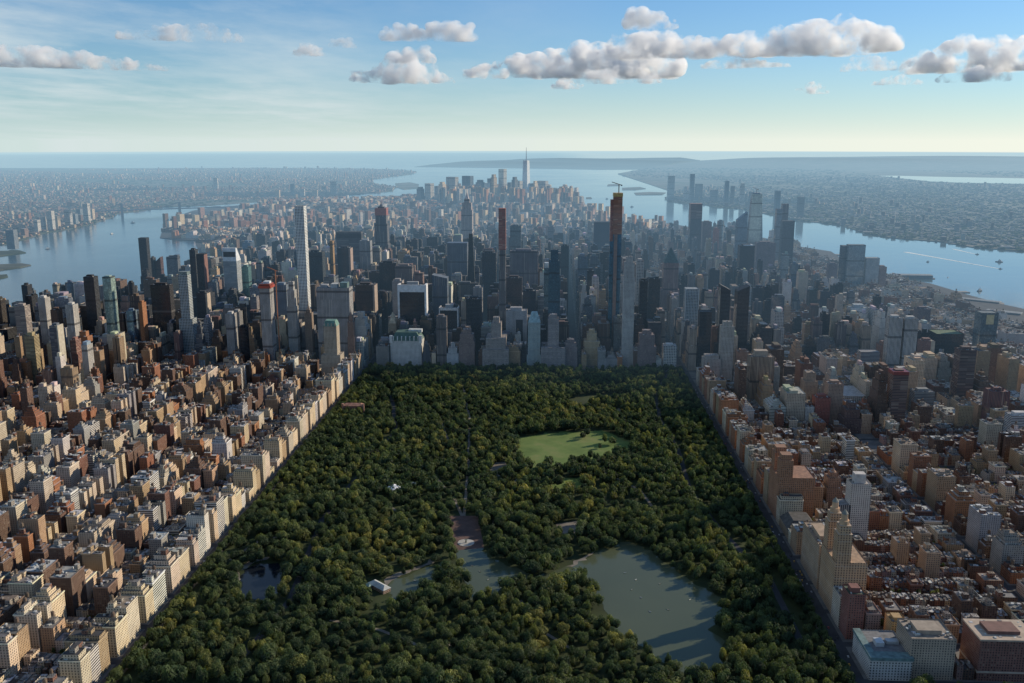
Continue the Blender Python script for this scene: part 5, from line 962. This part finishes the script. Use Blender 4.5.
def wake(a, b, w0, w1, label):
    (xa, ya), (xb, yb_) = G(*a), G(*b); d = math.hypot(xb - xa, yb_ - ya); nx, ny = -(yb_ - ya) / d, (xb - xa) / d; m = MB(); n = 14
    for i in range(n):
        s, t = i / n, (i + 1) / n; wa, wb = w0 + (w1 - w0) * s, w0 + (w1 - w0) * t; P = []
        for q, ww in ((s, -wa), (s, wa), (t, wb), (t, -wb)): X, Y = xa + (xb - xa) * q + nx * ww, ya + (yb_ - ya) * q + ny * ww; P.append((X, Y, .25 + zc(X, Y)))
        m.quad(*P, (1, 1, 1))
    o = m.build('boat_wake', 'foam'); tag(o, label, 'wake', None, 'stuff')
wake((999, 268.7), (905, 252), 6, 15, 'long white wake trailing behind a boat on the right river'); wake((976, 254.3), (953, 249), 4, 10, 'short white wake behind the farthest boat')
# long pier sheds and piers
def pier(u0, v0, u1, v1, w, label, h=2., shed=True):
    (xa, ya), (xb, yb_) = G(u0, v0, 3), G(u1, v1, 3); L = math.hypot(xb - xa, yb_ - ya); x, y = (xa + xb) / 2, (ya + yb_) / 2; o = empty('pier', x, y, zc(x, y)); o.rotation_euler.z = math.atan2(yb_ - ya, xb - xa); tag(o, label, 'pier')
    m = MB(); m.box(-L / 2, L / 2, -w / 2, w / 2, -1, 3, (.2, .19, .18)); m.build('deck', 'trim', o)
    if shed:
        m = MB(); m.box(-L * .46, L * .44, -w * .42, w * .42, 3, 3 + h, (.24, .27, .29)); m.build('shed', 'bands', o)
        m = MB(); m.walls(-L * .465, L * .445, -w * .44, w * .44, 3.01 + h, 4.5 + h, (.2, .22, .23), T=(-L * .46, L * .44, -w * .1, w * .1)); m.top(-L * .46, L * .44, -w * .1, w * .1, 4.5 + h, (.2, .22, .23)); m.build('roof', 'roof', o)
pier(898, 277, 933, 277.5, 60, 'long shedded pier farthest out into the right river', 12); pier(925, 292, 968, 291.5, 34, 'low green pier below the long shedded pier', 3, False); pier(960, 299, 1003, 303.5, 40, 'pier with grey deck and moored ships at the right bank', 5); pier(985, 311, 1024, 315, 44, 'pier nearest the right edge with low sheds', 6); pier(905, 285, 940, 287, 26, 'narrow pier between shedded and green piers', 3, False); pier(835, 254, 850, 256, 30, 'short flat pier behind the silver pair of towers', 3, False)
(xa, ya), (xb, yb_) = G(104, 216.2, 0), G(214, 212.5, 0)
o = empty('suspension_bridge', xa, ya, zc(xa, ya)); tag(o, 'long low suspension bridge across the left river with two steel towers', 'bridge'); D = Vector((xb - xa, yb_ - ya, 0)); LB = D.length; o.rotation_euler.z = math.atan2(D.y, D.x)
m = MB(); m.box(-100, LB + 200, -18, 18, 40, 48, (.12, .13, .15), under=True); m.build('deck', 'metal', o)
tws = (LB * .16, LB * .68)
for t in tws:
    m = MB()
    for s in (-14, 14): m.box(t - 9, t + 9, s - 6, s + 6, 0, 100, (.13, .14, .16))
    for z in (56, 78, 92): m.box(t - 6, t + 6, -8, 8, z, z + 6, (.13, .14, .16), under=True)
    m.build('bridge_tower', 'metal', o)
for s in (-15, 15):
    m = MB(); xs = np.linspace(-60, LB + 60, 40)
    def cz(x): 
        if x < tws[0]: return 50 + 50 * ((x + 60) / (tws[0] + 60)) ** 1.4
        if x > tws[1]: return 50 + 50 * ((LB + 60 - x) / (LB + 60 - tws[1])) ** 1.4
        q = (x - tws[0]) / (tws[1] - tws[0]) * 2 - 1; return 52 + 48 * q * q
    for a, b in zip(xs, xs[1:]): m.bar((a, s, cz(a)), (b, s, cz(b)), 1.2, (.13, .14, .16))
    m.build('cable', 'metal', o)
# ---------------------------------------------------------------- far shores: thousands of small roofs as one mass each side
NBAY = [G(u, v) for u, v in [(813, 167), (850, 167.3), (893, 169.5), (960, 173.5), (1024, 178), (1100, 183), (1100, 191), (1024, 184.5), (960, 183.3), (930, 182), (880, 176.5), (840, 171)]]
def far_city(name, label, P, n, amin, amax, rmin, rmax, tall, cols):
    m = MB(); k = 0; tries = 0
    while k < n and tries < n * 8:
        tries += 1
        a = random.uniform(amin, amax) + YAW; r = math.exp(random.uniform(math.log(rmin), math.log(rmax))); x, y = CAM[0] + r * math.sin(a), CAM[1] + r * math.cos(a)
        if not inpoly(x, y, P) or inpoly(x, y, NBAY): continue
        if .5 + .5 * math.sin(x / 1300 + math.sin(y / 900)) * math.sin(y / 1700 + 1.3) > .86: continue      # parks and cemeteries
        ti = (int(x // 2600) * 7 + int(y // 2600) * 13) % 9; ta = ti * .3; ct, st = math.cos(ta), math.sin(ta); p, q = x * ct + y * st, -x * st + y * ct; q = round(q / 82) * 82 + random.choice([-20, 20]) + random.uniform(-5, 5); x, y = p * ct - q * st, p * st + q * ct
        if not inpoly(x, y, P) or inpoly(x, y, NBAY): continue
        gsz = 1 + r / 40000; w, d = random.uniform(7, 24) * gsz, random.uniform(8, 17) * gsz; h = random.choice([7, 8, 9, 11, 13, 16]); q = random.random()
        if q < tall: h = random.uniform(22, 60); w, d = random.uniform(16, 34), random.uniform(16, 34)
        elif q < tall + .035: w *= 2.6; d *= 2.2
        base = zc(x, y) + 3.3 + (hills_nj(x, y) if x > 1500 else 0); c = jit(random.choice(cols), .25); tr = -.15 - (ti % 4) * .14; cr, sr = math.cos(tr), math.sin(tr); R4 = [(x + p * cr - q * sr, y + p * sr + q * cr) for p, q in ((-w / 2, -d / 2), (w / 2, -d / 2), (w / 2, d / 2), (-w / 2, d / 2))]
        for e in range(4): m.wall(R4[e], R4[(e + 1) % 4], base, base + h, c, 0)
        m.quad(*[(*p, base + h) for p in R4], jit(random.choice([(.2, .2, .2), (.1, .1, .1), (.3, .29, .28), (.16, .14, .12)]), .2), 1); k += 1
    o = m.build(name, ['brick', 'roof']); tag(o, label, 'buildings', None, 'stuff')
far_city('far_left_city', 'low brick and pale buildings spread over the far left shore', BK, 15000, -.60, .0, 5000, 23000, .03, [tuple(q * .75 for q in C[n]) for n in ('red', 'tan', 'rust', 'red', 'pink', 'brown', 'lime')])
far_city('far_right_city', 'low buildings and houses spread over the far right shore', NJ, 7500, .06, .60, 5000, 17000, .03, [tuple(q * .6 for q in C[n]) for n in ('red', 'grey', 'pale', 'brown', 'tan', 'lime')])
TT, CC = [], []
def fartrees(P, n, amin, amax, rmin, rmax):
    k = 0; t = 0
    while k < n and t < n * 8:
        t += 1; a = random.uniform(amin, amax) + YAW; r = math.exp(random.uniform(math.log(rmin), math.log(rmax))); x, y = CAM[0] + r * math.sin(a), CAM[1] + r * math.cos(a)
        if not inpoly(x, y, P) or inpoly(x, y, NBAY): continue
        tri, sh = tmpl[60][random.randrange(7)]; s = random.uniform(9, 17) * (1 + r / 18000); TT.append(tri * np.array([s, s, 8], np.float32) + np.array([x, y, zc(x, y) + 3 + (hills_nj(x, y) if x > 1500 else 0)], np.float32)); CC.append(sh[:, None] * np.array(GREENS[random.randrange(2)][1], np.float32)); k += 1
fartrees(BK, 2600, -.60, 0, 5200, 20000); fartrees(NJ, 5200, .06, .60, 5000, 22000)
me = tri_mesh('far_woodland', np.concatenate(TT), np.concatenate(CC)); o = bpy.data.objects.new('far_woodland', me); COL.objects.link(o); tag(o, 'hazy green tree cover between the houses on both far shores', 'woodland', None, 'stuff')
# ---------------------------------------------------------------- haze: a layer of glowing air over the city, up to the tower tops
def haze():
    m, nt = new_mat('haze'); k = N(nt); sig = np.array(HZ_S); Dn = sig.max(); ab = k.n('ShaderNodeVolumeAbsorption'); ab.inputs['Color'].default_value = V4(tuple(1 - sig / Dn)); ab.inputs['Density'].default_value = float(Dn)
    em = k.n('ShaderNodeEmission'); e = sig * np.array(HZ_L); em.inputs[0].default_value = V4(tuple(e / e.max())); em.inputs[1].default_value = float(e.max())
    a = k.n('ShaderNodeAddShader'); nt.links.new(ab.outputs[0], a.inputs[0]); nt.links.new(em.outputs[0], a.inputs[1]); k.out(None, a.outputs[0]); m.cycles.homogeneous_volume = True; MAT['haze'] = m
    lab = 'pale blue haze lying over the city, rivers and far shores'
    b = MB(); fp = [(-16000, 250), (-1500, 250), (1200, -750), (16000, -750), (16000, 13000), (-16000, 13000)]
    for i in range(6): p, q = fp[i], fp[(i + 1) % 6]; b.quad((*p, -80), (*q, -80), (*q, 445), (*p, 445), (1, 1, 1))
    b.poly([(*p, 445) for p in fp], (1, 1, 1)); b.poly([(*p, -80) for p in fp[::-1]], (1, 1, 1)); o = b.build('haze', 'haze'); tag(o, lab, 'haze', None, 'stuff')
    b = MB(); xs = np.linspace(-76000, 76000, 33); ys = np.geomspace(13010, 112000, 40); T = 160; zt = lambda x, y: zc(x, y) + T
    for i in range(32):
        for q in range(39):
            x0, x1, y0, y1 = xs[i], xs[i + 1], ys[q], ys[q + 1]; b.quad((x0, y0, zt(x0, y0)), (x1, y0, zt(x1, y0)), (x1, y1, zt(x1, y1)), (x0, y1, zt(x0, y1)), (1, 1, 1)); b.quad((x0, y1, zt(x0, y1) - 400), (x1, y1, zt(x1, y1) - 400), (x1, y0, zt(x1, y0) - 400), (x0, y0, zt(x0, y0) - 400), (1, 1, 1))
    for A, B in [((xs[i], ys[0]), (xs[i + 1], ys[0])) for i in range(32)] + [((xs[i + 1], ys[-1]), (xs[i], ys[-1])) for i in range(32)] + [((xs[-1], ys[q]), (xs[-1], ys[q + 1])) for q in range(39)] + [((xs[0], ys[q + 1]), (xs[0], ys[q])) for q in range(39)]:
        b.quad((*A, zt(*A) - 400), (*B, zt(*B) - 400), (*B, zt(*B)), (*A, zt(*A)), (1, 1, 1))
    o = b.build('haze', 'haze'); tag(o, 'thin bright haze over the far sea and the horizon land', 'haze', None, 'stuff')
HZ_S = (4.0e-5, 5.0e-5, 6.4e-5); HZ_L = (.47, .67, .75)
haze()
# ---------------------------------------------------------------- sky, sun, camera
w = bpy.data.worlds.new('World'); S.world = w; w.use_nodes = True; nt = w.node_tree; nt.nodes.clear(); k = N(nt)
sky = k.n('ShaderNodeTexSky', sky_type='NISHITA'); sky.sun_disc = False; sky.sun_elevation = SUN_EL; sky.sun_rotation = SUN_AZ; sky.altitude = 600; sky.air_density = 1.; sky.dust_density = .35; sky.ozone_density = 3.
dirv = k.n('ShaderNodeTexCoord').outputs['Generated']; sp = k.n('ShaderNodeSeparateXYZ'); k.put(sp.inputs[0], dirv)
iz = k.m('DIVIDE', 1., k.m('ADD', k.m('MAXIMUM', sp.outputs[2], 0.), .045))
cv = k.n('ShaderNodeCombineXYZ'); k.put(cv.inputs[0], k.m('MULTIPLY', sp.outputs[0], iz)); k.put(cv.inputs[1], k.m('MULTIPLY', k.m('MULTIPLY', sp.outputs[1], iz), .55))
n1 = k.noise(cv.outputs[0], .55, 7, .62); n2 = k.noise(cv.outputs[0], .16, 3, .5)
cir = k.m('MULTIPLY', k.ramp(n1, [(.40, (0, 0, 0)), (.66, (1, 1, 1))]), k.ramp(n2, [(.30, (0, 0, 0)), (.56, (1, 1, 1))]))
lft = k.m('MULTIPLY', k.m('SUBTRACT', .06, sp.outputs[0]), 3., clamp=True)
cirm = k.m('MULTIPLY', k.m('MULTIPLY', cir, lft), .8, clamp=True)
hs = k.n('ShaderNodeHueSaturation'); hs.inputs['Saturation'].default_value = 1.15; hs.inputs['Value'].default_value = .95; k.put(hs.inputs['Color'], sky.outputs[0])
hz = k.m('POWER', 2.718, k.m('MULTIPLY', k.m('MAXIMUM', sp.outputs[2], 0.), -15.)) # pale air towards the horizon, warmer under the sun
side = k.m('ADD', .5, k.m('MULTIPLY', sp.outputs[0], .9), clamp=True)
hcol = k.mix(side, V4((4.4, 5.25, 5.1)), V4((6.8, 6.75, 5.8)))
lowf = k.m('SUBTRACT', 1., k.m('MULTIPLY', k.m('MAXIMUM', sp.outputs[2], 0.), 2.6), clamp=True)
blue = k.mix(lowf, hs.outputs[0], k.mix(1., hs.outputs[0], V4((.07, .46, .76)), 'MULTIPLY'))
tint = k.mix(k.m('MULTIPLY', hz, .95), blue, hcol)
colr = k.mix(cirm, tint, V4((4.9, 5.4, 5.5)))
bg = k.n('ShaderNodeBackground'); k.put(bg.inputs[0], colr); bg.inputs[1].default_value = .145
o = k.n('ShaderNodeOutputWorld'); nt.links.new(bg.outputs[0], o.inputs[0])
sd = bpy.data.lights.new('sun', 'SUN'); sd.energy = 5.0; sd.angle = math.radians(.53); sd.color = (1., .86, .66); so = bpy.data.objects.new('sun', sd); COL.objects.link(so)
sv = Vector((math.sin(SUN_AZ) * math.cos(SUN_EL), math.cos(SUN_AZ) * math.cos(SUN_EL), math.sin(SUN_EL))); so.rotation_euler = (-sv).to_track_quat('-Z', 'Y').to_euler(); so.location = (3000, 1000, 3000)
cd = bpy.data.cameras.new('camera'); cd.sensor_width = 36; cd.lens = F / 1024 * 36; cd.clip_start = 5; cd.clip_end = 400000; co = bpy.data.objects.new('camera', cd); COL.objects.link(co); co.location = CAM
co.rotation_euler = Vector(FWD.tolist()).to_track_quat('-Z', 'Y').to_euler(); S.camera = co
# ---------------------------------------------------------------- clouds: lumpy hulls filled with lit vapour
def cloudmat(nm, dens, sc, thr):
    m, nt = new_mat(nm); k = N(nt); p = k.pos(); at = k.n('ShaderNodeTexCoord').outputs['Object']
    n = k.noise(p, 1 / sc, 8, .66)
    d = k.m('MULTIPLY', k.m('SUBTRACT', n, thr), 5., clamp=True)
    vs = k.n('ShaderNodeVolumeScatter'); vs.inputs['Color'].default_value = (.985, .992, 1., 1); vs.inputs['Anisotropy'].default_value = .25; k.put(vs.inputs['Density'], k.m('MULTIPLY', d, dens))
    k.out(None, vs.outputs[0]); MAT[nm] = m; m.cycles.volume_step_rate = 1.
    return m
cloudmat('cloud_vapour', .027, 260., .47)
def cloud(u0, u1, vt, vb, label, seed, tops, thick=.5, alt=1400.):
    """a cloud whose flat base lies at alt metres; tops = list of (fraction along, fraction of height)"""
    d = ray((u0 + u1) / 2, vb); t = (alt - CAM[2]) / d[2]; D = t; px = D / F
    c = C0 + t * d; rt = np.array([math.cos(math.atan2(d[0], d[1])), -math.sin(math.atan2(d[0], d[1])), 0.]); fw = np.array([d[0], d[1], 0]) / math.hypot(d[0], d[1])
    g = random.Random(seed); W = (u1 - u0) * px; H = (vb - vt) * px; bm = bmesh.new()
    def ball(a, z, r, f):
        mt = bmesh.ops.create_icosphere(bm, subdivisions=2, radius=r); o = rt * (a - .5) * W + fw * f
        for v in mt['verts']:
            v.co.z *= .8; v.co += Vector((o[0], o[1], z))
            if v.co.z < 0: v.co.z *= .18
    n = max(8, int(W / H * 5))
    for i in range(n):
        a = (i + .5) / n + g.uniform(-.3, .3) / n
        hh = 0
        for (ta, th), (tb, th2) in zip(tops, tops[1:]):
            if ta <= a <= tb: hh = th + (th2 - th) * (a - ta) / (tb - ta)
        if hh <= .02: continue
        r0 = H * hh * .56; 
        ball(a, r0 * .55, r0, g.uniform(-.5, .5) * thick * H); 
        for q in range(4): r = H * hh * g.uniform(.22, .42); ball(min(.99, max(.01, a + g.uniform(-.8, .8) * H * hh * .6 / W)), max(r * .2, H * hh - r * .8 - g.random() ** 1.5 * H * hh * .7), r, g.uniform(-1, .6) * thick * H)
    me = bpy.data.meshes.new('cloud'); bm.to_mesh(me); bm.free(); o = bpy.data.objects.new('cloud', me); COL.objects.link(o); o.location = c.tolist()
    rm = o.modifiers.new('union', 'REMESH'); rm.mode = 'VOXEL'; rm.voxel_size = H * .055
    me.materials.append(MAT['cloud_vapour'])
    dg = bpy.context.evaluated_depsgraph_get(); m2 = bpy.data.meshes.new_from_object(o.evaluated_get(dg)); o.modifiers.clear(); o.data = m2; m2.name = 'cloud'; bpy.data.meshes.remove(me)
    if not m2.materials: m2.materials.append(MAT['cloud_vapour'])
    tag(o, label, 'cloud'); return o
cloud(606, 864, 20, 57, 'long white cloud bank with grey flat base, right half of the biggest clouds', 3, [(0, .2), (.08, .6), (.16, .85), (.3, .62), (.42, .5), (.55, .66), (.68, .8), (.82, 1.), (.93, .75), (1, .25)], thick=.7)
cloud(630, 676, 6, 30, 'small puff standing on top of the long cloud bank', 4, [(0, .5), (.25, 1), (.55, .6), (1, .25)], alt=1550)
cloud(464, 672, 38, 78, 'grey based white cloud bank sloping left, joined to the longest bank', 6, [(0, .2), (.12, .4), (.3, .62), (.5, .7), (.7, .95), (.9, .9), (1, .4)], thick=.7)
cloud(383, 473, 19, 41, 'small white puffy cloud alone in the blue left of the long bank', 5, [(0, .3), (.2, .8), (.4, .5), (.6, .8), (.85, 1.), (1, .4)])
cloud(355, 452, 48, 83, 'loose white cloud group below the small puffy cloud', 8, [(0, .3), (.3, .5), (.5, .9), (.7, .6), (1, .2)])
cloud(866, 897, 27, 51, 'small round white cloud right of the long bank', 9, [(0, .5), (.4, 1), (1, .4)])
cloud(846, 894, 55, 71, 'small flat grey cloud under the right end of the long bank', 11, [(0, .4), (.3, .9), (.7, .8), (1, .3)])
cloud(915, 1035, 38, 72, 'broad white cloud group at the right edge of the sky', 13, [(0, .25), (.12, .7), (.25, .55), (.45, 1.), (.6, .8), (.75, .95), (1, .7)])
cloud(560, 660, 62, 84, 'thin white cloud strip under the left half of the long bank', 15, [(0, .3), (.3, .6), (.6, .9), (1, .3)], alt=1250)
cloud(128, 235, 24, 41, 'flat pinkish grey cloud in the upper left sky', 17, [(0, .4), (.3, .8), (.7, 1), (1, .3)])
cloud(-40, 150, 44, 68, 'long grey cloud bank at the left edge of the sky', 18, [(0, .7), (.3, .9), (.6, .7), (1, .2)])
cloud(798, 826, 82, 94, 'tiny white cloud low above the right horizon', 19, [(0, .4), (.5, 1), (1, .3)])
cloud(296, 326, 42, 56, 'small pale cloud fragment low right of the upper left streaks', 21, [(0, .4), (.5, 1), (1, .3)])
cloud(331, 355, 36, 48, 'small round cloud left of the puffy cloud in the blue', 22, [(0, .5), (.5, 1), (1, .4)])
cloud(392, 432, 44, 63, 'ragged cloud just above the loose cloud group', 23, [(0, .3), (.3, .7), (.7, 1), (1, .5)])
cloud(552, 582, 79, 89, 'tiny cloud beneath the left half of the long bank', 24, [(0, .4), (.4, 1), (1, .4)])
cloud(876, 918, 74, 85, 'thin flat cloud right of the small grey cloud', 25, [(0, .3), (.5, .9), (1, .3)])
cloud(944, 1002, 64, 82, 'low cloud strip under the broad group at the right edge', 26, [(0, .3), (.3, .9), (.7, .8), (1, .4)], alt=1250)
cloud(704, 786, 54, 68, 'pale cloud strip under the right half of the long bank', 27, [(0, .3), (.3, .8), (.6, .6), (1, .3)], alt=1300)
S.cycles.volume_bounces = 14; S.cycles.max_bounces = 14
S.view_settings.view_transform = 'Standard'; S.view_settings.look = 'None'; S.view_settings.exposure = 0
S.render.engine = 'CYCLES'; S.cycles.diffuse_bounces = 2; S.cycles.glossy_bounces = 3; S.cycles.transparent_max_bounces = 6; S.cycles.use_denoising = True
